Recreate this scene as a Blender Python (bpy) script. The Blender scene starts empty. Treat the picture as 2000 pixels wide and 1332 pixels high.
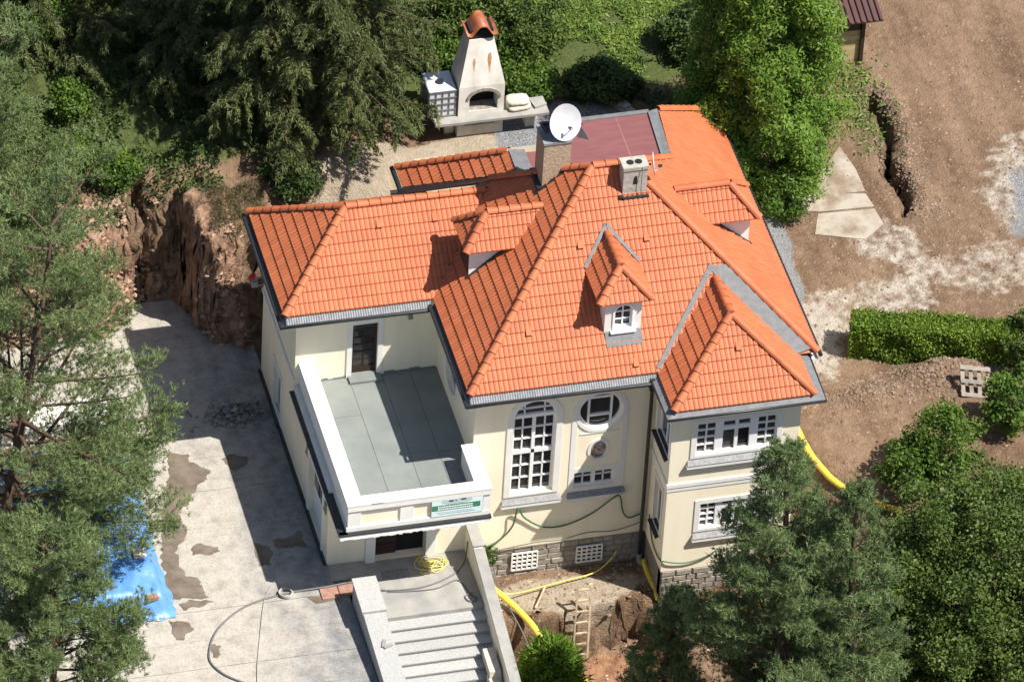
import bpy, bmesh, math, random
import numpy as np
from mathutils import Vector, Matrix, noise
from mathutils.geometry import tessellate_polygon

random.seed(7)
RNG = np.random.default_rng(11)
scene = bpy.context.scene
COL = scene.collection

# ------------------------------------------------------------------ camera, sky, sun, exposure
CAM = np.array([-42.38234729, -148.8433833, 139.21818205])
CR = np.array([0.96917881, -0.24169625, 0.04770076])
CU = np.array([0.12108029, 0.63594264, 0.7621788])
CF = np.array([0.21455071, 0.73291191, -0.64560678])
FPX = 13417.1                                    # focal length in photo pixels (photo 2000 px wide)
cd = bpy.data.cameras.new('camera'); cam = bpy.data.objects.new('camera', cd); COL.objects.link(cam)
cd.sensor_width = 36.0; cd.lens = FPX / 2000 * 36.0; cd.clip_start = 1.0; cd.clip_end = 2000.0
cam.matrix_world = Matrix(((CR[0], CU[0], -CF[0], CAM[0]), (CR[1], CU[1], -CF[1], CAM[1]),
                           (CR[2], CU[2], -CF[2], CAM[2]), (0, 0, 0, 1)))
scene.camera = cam
SUN = Vector((1.39, -1.00, 2.66)).normalized()
world = bpy.data.worlds.new('World'); scene.world = world; world.use_nodes = True
wn = world.node_tree.nodes; wl = world.node_tree.links
sky = wn.new('ShaderNodeTexSky'); sky.sky_type = 'NISHITA'; sky.sun_disc = False
sky.sun_elevation = math.asin(SUN.z); sky.sun_rotation = math.atan2(SUN.x, SUN.y)
sky.altitude = 300; sky.air_density = 1.0; sky.dust_density = 1.2
wl.new(sky.outputs[0], wn['Background'].inputs[0]); wn['Background'].inputs[1].default_value = 0.078
sd = bpy.data.lights.new('sun', 'SUN'); sun = bpy.data.objects.new('sun', sd); COL.objects.link(sun)
sd.energy = 4.6; sd.angle = math.radians(0.53); sd.color = (1.0, 0.955, 0.88)
sun.rotation_euler = SUN.to_track_quat('Z', 'Y').to_euler(); sun.location = (30, -20, 60)
vs = scene.view_settings
vs.view_transform = 'Standard'; vs.look = 'None'; vs.gamma = 1.0; vs.use_curve_mapping = False; vs.exposure = 0.84


def at(px, py, z):
    """point of the place at height z that the photo shows at pixel px, py"""
    d = CF + CR * (px - 1000) / FPX + CU * (666 - py) / FPX
    return Vector(CAM + d * ((z - CAM[2]) / d[2]))


# ------------------------------------------------------------------ materials
def mat(name, col, rough=0.7, var=0.0, scale=3.0, bump=0.0, bscale=30.0, col2=None, detail=6.0, spec=0.4,
        stretch=None, metal=0.0, lo=0.35, hi=0.65, rnd=0.0, isl=0.0):
    m = bpy.data.materials.new(name); m.use_nodes = True
    nt = m.node_tree; N = nt.nodes; L = nt.links; b = N['Principled BSDF']
    b.inputs['Roughness'].default_value = rough; b.inputs['Metallic'].default_value = metal
    b.inputs['Specular IOR Level'].default_value = spec
    b.inputs['Base Color'].default_value = (*col, 1)
    geo = N.new('ShaderNodeNewGeometry'); pos = geo.outputs['Position']
    if stretch:
        mp = N.new('ShaderNodeMapping'); mp.inputs['Scale'].default_value = stretch
        L.new(pos, mp.inputs[0]); pos = mp.outputs[0]
    out = None
    if col2 or var:
        nz = N.new('ShaderNodeTexNoise'); nz.inputs['Scale'].default_value = scale
        nz.inputs['Detail'].default_value = detail; nz.inputs['Roughness'].default_value = 0.6
        L.new(pos, nz.inputs[0])
        rp = N.new('ShaderNodeValToRGB'); rp.color_ramp.elements[0].position = lo; rp.color_ramp.elements[1].position = hi
        c2 = col2 or tuple(c * (1 - var) for c in col)
        rp.color_ramp.elements[0].color = (*col, 1); rp.color_ramp.elements[1].color = (*c2, 1)
        L.new(nz.outputs[0], rp.inputs[0]); out = rp.outputs[0]
    if rnd or isl:
        hs = N.new('ShaderNodeHueSaturation')
        if out: L.new(out, hs.inputs['Color'])
        else: hs.inputs['Color'].default_value = (*col, 1)
        mr = N.new('ShaderNodeMapRange'); k = rnd or isl
        mr.inputs['To Min'].default_value = 1 - k; mr.inputs['To Max'].default_value = 1 + k
        if rnd:
            wnz = N.new('ShaderNodeObjectInfo'); L.new(wnz.outputs['Random'], mr.inputs[0])
            if isl:
                ad = N.new('ShaderNodeMath'); ad.operation = 'ADD'; fr = N.new('ShaderNodeMath'); fr.operation = 'FRACT'
                L.new(wnz.outputs['Random'], ad.inputs[0]); L.new(geo.outputs['Random Per Island'], ad.inputs[1])
                L.new(ad.outputs[0], fr.inputs[0]); L.new(fr.outputs[0], mr.inputs[0])
        else:
            L.new(geo.outputs['Random Per Island'], mr.inputs[0])
        L.new(mr.outputs[0], hs.inputs['Value']); out = hs.outputs[0]
    if out: L.new(out, b.inputs['Base Color'])
    if bump:
        nb = N.new('ShaderNodeTexNoise'); nb.inputs['Scale'].default_value = bscale; nb.inputs['Detail'].default_value = 5
        L.new(geo.outputs['Position'], nb.inputs[0])
        bp = N.new('ShaderNodeBump'); bp.inputs['Strength'].default_value = bump; bp.inputs['Distance'].default_value = 0.03
        L.new(nb.outputs[0], bp.inputs['Height']); L.new(bp.outputs[0], b.inputs['Normal'])
    return m


def foliage(name, c1, c2, trans=0.28, rough=0.55):
    m = bpy.data.materials.new(name); m.use_nodes = True
    nt = m.node_tree; N = nt.nodes; L = nt.links; b = N['Principled BSDF']
    b.inputs['Roughness'].default_value = rough; b.inputs['Specular IOR Level'].default_value = 0.3
    geo = N.new('ShaderNodeNewGeometry')
    nz = N.new('ShaderNodeTexNoise'); nz.inputs['Scale'].default_value = 0.9; nz.inputs['Detail'].default_value = 3
    L.new(geo.outputs['Position'], nz.inputs[0])
    ad = N.new('ShaderNodeMath'); ad.operation = 'MULTIPLY_ADD'; ad.inputs[1].default_value = 0.5
    sb = N.new('ShaderNodeMath'); sb.operation = 'MULTIPLY_ADD'; sb.inputs[1].default_value = 1.3; sb.inputs[2].default_value = -0.4
    L.new(nz.outputs[0], sb.inputs[0]); L.new(geo.outputs['Random Per Island'], ad.inputs[0]); L.new(sb.outputs[0], ad.inputs[2])
    rp = N.new('ShaderNodeValToRGB'); rp.color_ramp.elements[0].color = (*c1, 1); rp.color_ramp.elements[1].color = (*c2, 1)
    rp.color_ramp.elements[0].position = 0.2; rp.color_ramp.elements[1].position = 0.95
    L.new(ad.outputs[0], rp.inputs[0]); L.new(rp.outputs[0], b.inputs['Base Color'])
    tr = N.new('ShaderNodeBsdfTranslucent'); L.new(rp.outputs[0], tr.inputs[0])
    mx = N.new('ShaderNodeMixShader'); mx.inputs[0].default_value = trans
    L.new(b.outputs[0], mx.inputs[1]); L.new(tr.outputs[0], mx.inputs[2]); L.new(mx.outputs[0], N['Material Output'].inputs[0])
    return m


M = {}
M['stucco'] = mat('cream_stucco', (0.865, 0.79, 0.615), 0.9, col2=(0.81, 0.725, 0.545), stretch=(1.6, 1.6, .3), scale=1.3, bump=0.15, bscale=60)
M['white'] = mat('white_plaster', (0.76, 0.745, 0.70), 0.85, col2=(0.70, 0.685, 0.64), scale=2.5, bump=0.1, bscale=50)
M['paint'] = mat('white_window_paint', (0.80, 0.80, 0.80), 0.45)
M['tile'] = mat('clay_roof_tile', (0.455, 0.134, 0.055), 0.58, col2=(0.385, 0.106, 0.042), scale=0.9, isl=0.10, rnd=0.12, spec=0.35, lo=.3, hi=.7)
M['ridge'] = mat('clay_ridge_tile', (0.43, 0.124, 0.050), 0.6, rnd=0.12, isl=0.08, spec=0.3, col2=(0.41, 0.122, 0.05), scale=2)
M['metal'] = mat('zinc_flashing', (0.17, 0.172, 0.175), 0.7, col2=(0.125, 0.128, 0.132), scale=5)
M['zinc'] = mat('bright_zinc_apron', (0.34, 0.345, 0.35), 0.5, col2=(0.24, 0.245, 0.25), scale=6, metal=0.2)
M['dark'] = mat('dark_gutter_metal', (0.028, 0.029, 0.032), 0.4, var=0.4, scale=8, spec=0.5)
M['maroon'] = mat('maroon_roof_sheet', (0.215, 0.082, 0.080), 0.55, col2=(0.175, 0.066, 0.066), scale=1.6, stretch=(1, 4, 1))
M['membrane'] = mat('grey_roofing_felt', (0.205, 0.222, 0.205), 0.85, col2=(0.165, 0.182, 0.172), scale=1.1, rnd=0.05, bump=0.1, bscale=80)
M['slate'] = mat('slate_sill', (0.26, 0.26, 0.26), 0.6, col2=(0.16, 0.16, 0.17), scale=9, bump=0.2)
M['glass'] = mat('dark_window_glass', (0.040, 0.039, 0.040), 0.06, spec=0.6, rnd=0.5)
M['wood_dark'] = mat('dark_wooden_door', (0.045, 0.022, 0.014), 0.5, col2=(0.025, 0.013, 0.010), scale=6, stretch=(6, 6, 1))
M['black'] = mat('black_opening', (0.012, 0.011, 0.010), 0.9)
M['stone'] = mat('plinth_stone', (0.33, 0.29, 0.24), 0.9, col2=(0.22, 0.195, 0.165), scale=7, bump=0.5, bscale=18, rnd=0.18)
M['mortar'] = mat('grey_mortar', (0.25, 0.23, 0.20), 0.95, var=0.3, scale=9, bump=0.3)
M['conc'] = mat('pale_concrete', (0.34, 0.325, 0.295), 0.9, col2=(0.24, 0.232, 0.22), scale=1.6, bump=0.2, bscale=45, rnd=0.04)
M['dusty'] = mat('dusty_concrete', (0.36, 0.315, 0.255), 0.95, col2=(0.20, 0.145, 0.10), scale=1.1, bump=0.25, bscale=30, detail=10, lo=.42, hi=.62)
M['granite'] = mat('grey_granite', (0.42, 0.415, 0.395), 0.85, col2=(0.29, 0.288, 0.28), scale=22, bump=0.25, bscale=60, rnd=0.08)
M['brickred'] = mat('reddish_paver', (0.36, 0.20, 0.15), 0.9, var=0.3, scale=6, bump=0.2)
M['plaster'] = mat('bbq_plaster', (0.80, 0.77, 0.70), 0.9, col2=(0.60, 0.56, 0.49), scale=1.8, bump=0.2, bscale=40, stretch=(1, 1, .5))
M['rust'] = mat('rust_stain', (0.40, 0.16, 0.05), 0.9, col2=(0.55, 0.36, 0.2), scale=7)
M['soot'] = mat('sooty_plaster', (0.16, 0.14, 0.12), 0.95, col2=(0.36, 0.33, 0.30), scale=5)
M['cap'] = mat('rusty_red_cap', (0.20, 0.055, 0.040), 0.5, col2=(0.38, 0.13, 0.04), scale=3.2)
M['dish'] = mat('white_dish_paint', (0.52, 0.52, 0.53), 0.4, var=0.1, scale=6)
M['yellow'] = mat('yellow_drain_pipe', (0.74, 0.53, 0.045), 0.5, col2=(0.55, 0.40, 0.09), scale=4)
M['yellowhose'] = mat('yellow_hose_rubber', (0.70, 0.58, 0.12), 0.5)
M['greenhose'] = mat('green_hose_rubber', (0.05, 0.13, 0.07), 0.5)
M['greyhose'] = mat('grey_cable', (0.13, 0.13, 0.13), 0.6)
M['palehose'] = mat('pale_cable', (0.36, 0.345, 0.32), 0.7)
M['tarp'] = mat('blue_tarpaulin', (0.085, 0.225, 0.52), 0.4, col2=(0.13, 0.30, 0.60), scale=2.2, bump=1.0, bscale=3.5, spec=0.5)
M['wood'] = mat('weathered_wood', (0.52, 0.41, 0.27), 0.85, col2=(0.32, 0.25, 0.17), scale=5, rnd=0.15)
M['greywood'] = mat('grey_pallet_wood', (0.36, 0.32, 0.27), 0.9, var=0.3, scale=6, rnd=0.15)
M['shedwall'] = mat('yellow_shed_board', (0.45, 0.34, 0.17), 0.8, var=0.25, scale=5, rnd=0.12)
M['shedroof'] = mat('brown_shed_roof', (0.085, 0.040, 0.036), 0.6, var=0.25, scale=2)
M['sack'] = mat('beige_sack', (0.58, 0.52, 0.42), 0.9, var=0.25, scale=5, bump=0.4, bscale=14)
M['ibc'] = mat('white_tank_plastic', (0.62, 0.63, 0.64), 0.35)
M['cage'] = mat('grey_cage_bar', (0.32, 0.32, 0.33), 0.4, metal=0.6)
M['bark'] = mat('pine_bark', (0.12, 0.075, 0.048), 0.95, col2=(0.07, 0.045, 0.03), scale=7, bump=0.6, bscale=14)
M['rubble'] = mat('loose_stone', (0.34, 0.225, 0.155), 0.95, isl=0.35, col2=(0.25, 0.16, 0.11), scale=3, bump=0.4, bscale=20)
M['palestone'] = mat('pale_stone', (0.50, 0.45, 0.38), 0.95, isl=0.25)
M['gravelbit'] = mat('grey_gravel_stone', (0.22, 0.22, 0.23), 0.95, isl=0.45)
M['red'] = mat('red_plastic_bag', (0.42, 0.03, 0.06), 0.4, bump=0.6, bscale=12)
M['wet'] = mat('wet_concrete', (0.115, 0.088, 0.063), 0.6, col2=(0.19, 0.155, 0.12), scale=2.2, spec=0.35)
M['oldbrick'] = mat('rough_chimney_stone', (0.46, 0.36, 0.25), 0.95, col2=(0.30, 0.22, 0.15), scale=7, stretch=(1, 1, 3.5), bump=0.7, bscale=12)
M['chimconc'] = mat('grey_chimney_render', (0.42, 0.40, 0.34), 0.95, col2=(0.30, 0.285, 0.25), scale=4, stretch=(1, 1, 2), bump=0.4, bscale=16)
M['banner'] = mat('pale_banner', (0.70, 0.82, 0.80), 0.5, col2=(0.62, 0.76, 0.75), scale=3)
M['bgreen'] = mat('banner_green', (0.05, 0.20, 0.13), 0.5)
M['bpale'] = mat('banner_print_pale', (0.78, 0.86, 0.84), 0.5)
M['bgrey'] = mat('banner_print_grey', (0.42, 0.55, 0.55), 0.5)
M['bdark'] = mat('banner_print_dark', (0.03, 0.07, 0.07), 0.5)
M['relief'] = mat('mottled_relief', (0.20, 0.13, 0.11), 0.8, col2=(0.50, 0.42, 0.38), scale=9, bump=0.8, bscale=10, lo=.45, hi=.6)
M['lamp'] = mat('bronze_lamp', (0.22, 0.19, 0.12), 0.4, metal=0.4)
M['pine'] = foliage('pine_needles', (0.095, 0.145, 0.048), (0.285, 0.355, 0.145))
M['pine2'] = foliage('blue_pine_needles', (0.085, 0.138, 0.052), (0.255, 0.330, 0.130))
M['spruce'] = foliage('spruce_needles', (0.055, 0.078, 0.024), (0.190, 0.215, 0.075))
M['thuja'] = foliage('thuja_scales', (0.075, 0.150, 0.016), (0.195, 0.305, 0.038), trans=0.32)
M['leaf'] = foliage('broad_leaves', (0.050, 0.092, 0.018), (0.160, 0.220, 0.045), trans=0.35)
M['leaf2'] = foliage('fresh_leaves', (0.045, 0.095, 0.014), (0.155, 0.245, 0.035), trans=0.38)
M['hedge'] = foliage('hedge_leaves', (0.080, 0.145, 0.014), (0.240, 0.340, 0.042), trans=0.35)
M['grass'] = foliage('grass_blades', (0.095, 0.160, 0.024), (0.250, 0.330, 0.070), trans=0.3)
M['ivy'] = foliage('ground_ivy', (0.028, 0.052, 0.014), (0.100, 0.155, 0.032), trans=0.3)


# ------------------------------------------------------------------ mesh helpers
class MB:
    def __init__(s): s.v = []; s.f = []; s.sm = []

    def add(s, vs, fs, smooth=False):
        o = len(s.v); s.v += [tuple(p) for p in vs]
        for f in fs: s.f.append(tuple(i + o for i in f)); s.sm.append(smooth)

    def box(s, x0, x1, y0, y1, z0, z1):
        s.add([(x0, y0, z0), (x1, y0, z0), (x1, y1, z0), (x0, y1, z0), (x0, y0, z1), (x1, y0, z1), (x1, y1, z1), (x0, y1, z1)],
              [(0, 3, 2, 1), (4, 5, 6, 7), (0, 1, 5, 4), (1, 2, 6, 5), (2, 3, 7, 6), (3, 0, 4, 7)])

    def obox(s, c, a, b, d):
        c, a, b, d = Vector(c), Vector(a), Vector(b), Vector(d)
        P = [c + a * i + b * j + d * k for k in (-1, 1) for i, j in ((-1, -1), (1, -1), (1, 1), (-1, 1))]
        s.add(P, [(0, 3, 2, 1), (4, 5, 6, 7), (0, 1, 5, 4), (1, 2, 6, 5), (2, 3, 7, 6), (3, 0, 4, 7)])

    def bar(s, p, q, w, h=None):
        p, q = Vector(p), Vector(q); d = q - p; h = h or w
        up = Vector((0, 0, 1)) if abs(d.normalized().z) < .95 else Vector((0, 1, 0))
        a = d.cross(up).normalized() * (w / 2); b = a.cross(d).normalized() * (h / 2)
        s.obox((p + q) / 2, d / 2, a, b)

    def poly(s, pts): s.add(pts, [tuple(range(len(pts)))])

    def slab(s, pts, t):
        """polygon thickened downwards along its normal by t"""
        P = [Vector(p) for p in pts]; n = (P[1] - P[0]).cross(P[2] - P[0]).normalized(); k = len(P)
        if n.z < 0: P.reverse(); n = -n
        Q = [p - n * t for p in P]
        s.add(P + Q, [tuple(range(k)), tuple(range(2 * k - 1, k - 1, -1))] + [(i, i + k, (i + 1) % k + k, (i + 1) % k) for i in range(k)])

    def tube(s, pts, r, n=8, cap=True, smooth=True):
        P = [Vector(p) for p in pts]; R = r if isinstance(r, (list, tuple)) else [r] * len(P)
        ref = Vector((0.31, 0.2, 0.93)); vs = []
        for i, p in enumerate(P):
            d = (P[min(i + 1, len(P) - 1)] - P[max(i - 1, 0)]).normalized()
            if abs(d.dot(ref)) > .97: ref = Vector((1, 0.1, 0))
            a = d.cross(ref).normalized(); b = d.cross(a)
            for k in range(n):
                t = 2 * math.pi * k / n; vs.append(p + (a * math.cos(t) + b * math.sin(t)) * R[i])
        fs = [(i * n + k, i * n + (k + 1) % n, (i + 1) * n + (k + 1) % n, (i + 1) * n + k) for i in range(len(P) - 1) for k in range(n)]
        s.add(vs, fs, smooth)
        if cap: s.add(vs[:n], [tuple(range(n - 1, -1, -1))]); s.add(vs[-n:], [tuple(range(n))])

    def data(s, name, m):
        me = bpy.data.meshes.new(name); me.from_pydata(s.v, [], s.f)
        me.polygons.foreach_set('use_smooth', s.sm)
        for x in (m if isinstance(m, (list, tuple)) else [m]): me.materials.append(x)
        me.update(); return me

    def build(s, name, m, parent=None, label=None, cat=None, group=None, kind=None):
        return link(name, s.data(name, m), parent, label, cat, group, kind)


def props(o, label=None, cat=None, group=None, kind=None):
    if label: o['label'] = label
    if cat: o['category'] = cat
    if group: o['group'] = group
    if kind: o['kind'] = kind
    return o


def link(name, me, parent=None, label=None, cat=None, group=None, kind=None, mw=None):
    o = bpy.data.objects.new(name, me); COL.objects.link(o)
    if parent is not None:
        o.parent = parent
        if parent.parent is None and parent.get('_abs'): o.matrix_parent_inverse = Matrix.Translation(-parent.location)
    if mw is not None: o.matrix_basis = mw
    return props(o, label, cat, group, kind)


def thing(name, label, cat, loc, group=None, kind=None):
    """an Empty at the thing's base; its parts are modelled in world coordinates"""
    o = bpy.data.objects.new(name, None); COL.objects.link(o); o.location = Vector(loc); o.empty_display_size = .2
    o['_abs'] = 1
    return props(o, label, cat, group, kind)


def local_thing(name, label, cat, loc, rz=0, group=None):
    o = bpy.data.objects.new(name, None); COL.objects.link(o); o.location = Vector(loc); o.rotation_euler = (0, 0, rz)
    return props(o, label, cat, group)


def copy_tree(o, loc=None, rz=None, label=None, parent=None):
    c = o.copy(); COL.objects.link(c)
    if parent is not None: c.parent = parent
    if loc is not None: c.location = loc
    if rz is not None: c.rotation_euler = (0, 0, rz)
    if label: c['label'] = label
    for ch in list(o.children): copy_tree(ch, parent=c)
    return c


def tri_mesh(name, V, nper, m):
    """V: (n, nper, 3) separate polygons of nper corners"""
    n = V.shape[0]; me = bpy.data.meshes.new(name)
    me.vertices.add(n * nper); me.vertices.foreach_set('co', V.astype(np.float32).ravel())
    me.loops.add(n * nper); me.loops.foreach_set('vertex_index', np.arange(n * nper, dtype=np.int32))
    me.polygons.add(n); me.polygons.foreach_set('loop_start', np.arange(0, n * nper, nper, dtype=np.int32))
    me.polygons.foreach_set('loop_total', np.full(n, nper, dtype=np.int32))
    me.materials.append(m); me.update(calc_edges=True); return me


def hold_wall(mb, W, outer, holes, depth):
    """flat wall in (u, v) with holes whose reveals go `depth` inwards. W(u, v, d) -> world"""
    loops = [outer] + holes
    pts = [p for l in loops for p in l]
    tris = tessellate_polygon([[Vector((p[0], p[1], 0)) for p in l] for l in loops])
    mb.add([W(u, v, 0) for u, v in pts], [tuple(t) for t in tris])
    for h in holes:
        k = len(h)
        mb.add([W(u, v, 0) for u, v in h] + [W(u, v, depth) for u, v in h], [(i, (i + 1) % k, (i + 1) % k + k, i + k) for i in range(k)])


def rect(u0, u1, v0, v1): return [(u0, v0), (u1, v0), (u1, v1), (u0, v1)]


def arch(u0, u1, v0, vs_, n=14):
    c = (u0 + u1) / 2; r = (u1 - u0) / 2
    return [(u0, v0), (u1, v0)] + [(c + r * math.cos(math.pi * i / n), vs_ + r * math.sin(math.pi * i / n)) for i in range(n + 1)]


def ellipse(cu, cv, ru, rv, n=28): return [(cu + ru * math.cos(2 * math.pi * i / n), cv + rv * math.sin(2 * math.pi * i / n)) for i in range(n)]


def ring(mb, W, a, b, d0, d1):
    """raised band between outlines a (outer) and b (inner) with the same number of points"""
    k = len(a)
    mb.add([W(*p, d1) for p in a] + [W(*p, d1) for p in b] + [W(*p, d0) for p in a] + [W(*p, d0) for p in b],
           [f for i in range(k) for f in ((i, (i + 1) % k, k + (i + 1) % k, k + i), (i, 2 * k + i, 2 * k + (i + 1) % k, (i + 1) % k),
                                          (k + i, k + (i + 1) % k, 3 * k + (i + 1) % k, 3 * k + i))])


def wbox(mb, W, u0, u1, v0, v1, d0, d1):
    P = [W(u, v, d) for d in (d0, d1) for u, v in ((u0, v0), (u1, v0), (u1, v1), (u0, v1))]
    mb.add(P, [(0, 1, 2, 3), (7, 6, 5, 4), (0, 4, 5, 1), (1, 5, 6, 2), (2, 6, 7, 3), (3, 7, 4, 0)])


def panes(W, parent, rects, d, m=None):
    cache = {}
    for (u0, u1, v0, v1) in rects:
        mb = MB(); wbox(mb, W, u0, u1, v0, v1, d, d + .02); mb.build('pane', m or M['glass'], parent)


def front(y): return lambda u, v, d: (u, y + d, v)


def leftw(x): return lambda u, v, d: (x + d, u, v)


# ------------------------------------------------------------------ terrain
def sst(t): t = np.clip(t, 0, 1); return t * t * (3 - 2 * t)


def vnoise(x, y, s, seed=0):
    """smooth lattice noise in numpy"""
    x = np.asarray(x) * s + seed * 17.3; y = np.asarray(y) * s - seed * 9.1
    xi = np.floor(x).astype(np.int64); yi = np.floor(y).astype(np.int64); fx = x - xi; fy = y - yi
    def h(a, b):
        n = (a * 374761393 + b * 668265263 + seed * 974711) & 0x7fffffff
        n = ((n ^ (n >> 13)) * 1274126177) & 0x7fffffff
        return ((n ^ (n >> 16)) & 0xffff) / 65535.0
    fx = fx * fx * (3 - 2 * fx); fy = fy * fy * (3 - 2 * fy)
    return (h(xi, yi) * (1 - fx) + h(xi + 1, yi) * fx) * (1 - fy) + (h(xi, yi + 1) * (1 - fx) + h(xi + 1, yi + 1) * fx) * fy


def fbm(x, y, s, seed=0, o=4):
    a = 0; w = .5
    for i in range(o): a = a + w * (vnoise(x, y, s * 2 ** i, seed + i) - .5); w *= .55
    return a


def height(x, y):
    x = np.asarray(x, float); y = np.asarray(y, float)
    # hillside behind
    rear = 4.0 + np.clip(y - 16.5, 0, 200) * .16 + .12 * fbm(x, y, .5, 3)
    # right yard
    tr = sst(((x - 8.0) + (y + 3.0) * .8) / 5.5)
    right = -1.6 + 4.1 * tr + np.clip(y - 3, 0, 11) * .10 * sst((x - 9) / 3) + np.clip(x - 14, 0, 60) * .03
    right = right + .10 * fbm(x, y, .9, 5) + .05 * fbm(x, y, 3.0, 6)
    right += .75 * np.exp(-(((x - 15.6) / 1.3) ** 2 + ((y - 2.1) / .55) ** 2)) * (1 + 1.0 * fbm(x, y, 1.6, 8))
    right += .45 * np.exp(-(((x - 13.2) / 1.1) ** 2 + ((y - 1.6) / .5) ** 2)) * (1 + 1.2 * fbm(x, y, 1.8, 9))
    cx = 16.98 - (14.6 - y) * .10 + .14 * np.sin(y * 2.1) + .35 * fbm(y * 1.0, y * 0, 1.6, 14)
    right -= .85 * np.exp(-(np.abs(x - cx) / .17) ** 3) * (.7 + 1.2 * np.abs(fbm(x, y, 1.3, 15)) * 2) * sst((y - 9.0) / .8) * sst((15.0 - y) / .8)
    right += .28 * np.exp(-((x - cx - .55) / .3) ** 2) * sst((y - 8.6) / .8) * sst((15.0 - y) / .8) * (1 + fbm(x, y, 2.5, 12))
    # excavated pit in front, right of the stairs
    ye = -1.62 + .35 * fbm(x, y * 0, 1.1, 21) + .30 * sst((x - 2.4) / .9)
    pitt = sst((ye - y) / .24) * sst((x - .2) / .2) * sst((6.6 - x) / 1.6)
    right = right - 1.75 * pitt * (1 + .35 * fbm(x, y, 2.2, 23))
    right = right - .34 * np.clip(-2.6 - y, 0, 30)
    right = right + .16 * fbm(x, y, 1.5, 31) * sst((4.5 - x) / 2) * sst((-.2 - y) / .6)
    # blend right / rear
    z = right + (np.maximum(rear, right * 0 + rear) - right) * sst((y - 11.0) / 3.5) * sst((13.5 - x) / 3.0)
    z = np.where(x > 10.3, right + np.clip(y - 14, 0, 200) * .12, z) * sst((x - 10.3) / 3.) + z * (1 - sst((x - 10.3) / 3.))
    # courtyard and cut bank on the left
    yb = 13.2 + .2 * np.sin(x * 2.3) + .9 * fbm(x, y * .3, .8, 41) + .7 * fbm(x, y, 1.6, 43)
    xw = x + .9 * fbm(x * .3, y, 1.1, 47) + .35 * fbm(x, y, 3.0, 48)
    yb = yb - 2.9 * sst((xw + 6.0) / .9) - 1.4 * sst((-6.9 - xw) / .7)
    bt = (y - yb) / (1.35 + .4 * sst((-7 - x) / 1.0))
    zb = (4.05 + np.clip(y - 14, 0, 200) * .17) * sst(bt) + .8 * fbm(x, y, 1.3, 44) * sst(bt * 3) + .45 * fbm(x, y, 3.6, 46) * sst(bt * 4)
    court = -.12 + np.maximum(zb, 0)
    wl = sst((-3.55 - x) / .3)
    wl = np.where(y > 9.0, sst((-1.0 - x) / 2.8), wl)
    z = z * (1 - wl) + court * wl
    # stairwell, and inside of the house
    st = sst((x + 3.5) / .15) * sst((.3 - x) / .15) * sst((.2 - y) / .3)
    z = z * (1 - st) + (-3.9) * st
    ins = sst((x + 4.0) / .2) * sst((10.1 - x) / .2) * sst((y - .45) / .2) * sst((10.0 - y) / .4)
    z = z * (1 - ins) + (-1.9) * ins
    return z


def hz(x, y): return float(height(np.array([x]), np.array([y]))[0])


def axis(a, b, step, lo, hi, fine=()):
    mid = [a]; 
    while mid[-1] < b: mid.append(mid[-1] + (.06 if any(f0 <= mid[-1] < f1 for f0, f1 in fine) else step))
    b = mid[-1]
    def out(n0, lim):
        r = []; s = step; p = n0
        while abs(p) < abs(lim): s *= 1.35; p = p + (s if lim > n0 else -s); r.append(p)
        return r
    return np.array(out(a, lo)[::-1] + list(mid) + out(b, hi))


XS = axis(-12.5, 22.5, .13, -260, 260, ((-8.5, -4.0),)); YS = axis(-7.0, 25.0, .13, -260, 400, ((9.4, 14.2), (-2.6, -1.1)))
GX, GY = np.meshgrid(XS, YS); GZ = height(GX, GY)
nx, ny = len(XS), len(YS)
gy_, gx_ = np.gradient(GZ, YS, XS); steep = sst((np.hypot(gx_, gy_) - .7) / 1.2)
GX2 = GX + steep * (.55 * fbm(GY + GZ * .9, GZ * 1.6 + GX * .5, 1.3, 101) + .22 * fbm(GY * 1.2 + GZ, GZ * 2 + GX, 4.0, 103))
GY2 = GY + steep * (.75 * fbm(GX + GZ * .4, GZ * 1.5 - GX * .3, 1.2, 105) + .28 * fbm(GX + GZ * 1.3, GZ * 2.2, 4.2, 107))
me = bpy.data.meshes.new('ground')
me.vertices.add(nx * ny); me.vertices.foreach_set('co', np.stack([GX2, GY2, GZ], -1).astype(np.float32).ravel())
ii, jj = np.meshgrid(np.arange(nx - 1), np.arange(ny - 1)); q = (jj * nx + ii).ravel()
Q = np.stack([q, q + 1, q + nx + 1, q + nx], -1).astype(np.int32)
me.loops.add(Q.size); me.loops.foreach_set('vertex_index', Q.ravel())
me.polygons.add(len(Q)); me.polygons.foreach_set('loop_start', np.arange(0, Q.size, 4, dtype=np.int32))
me.polygons.foreach_set('loop_total', np.full(len(Q), 4, dtype=np.int32))
me.update(calc_edges=True); me.polygons.foreach_set('use_smooth', np.ones(len(Q), bool))


def blob(x, y, cx, cy, rx, ry, e=.5, a=0, seed=0, amp=.5):
    dx, dy = x - cx, y - cy; c, s = math.cos(a), math.sin(a)
    d = np.sqrt(((dx * c + dy * s) / rx) ** 2 + ((-dx * s + dy * c) / ry) ** 2) + amp * fbm(x, y, .9, seed)
    return sst((1 + e / 2 - d) / e)


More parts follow.
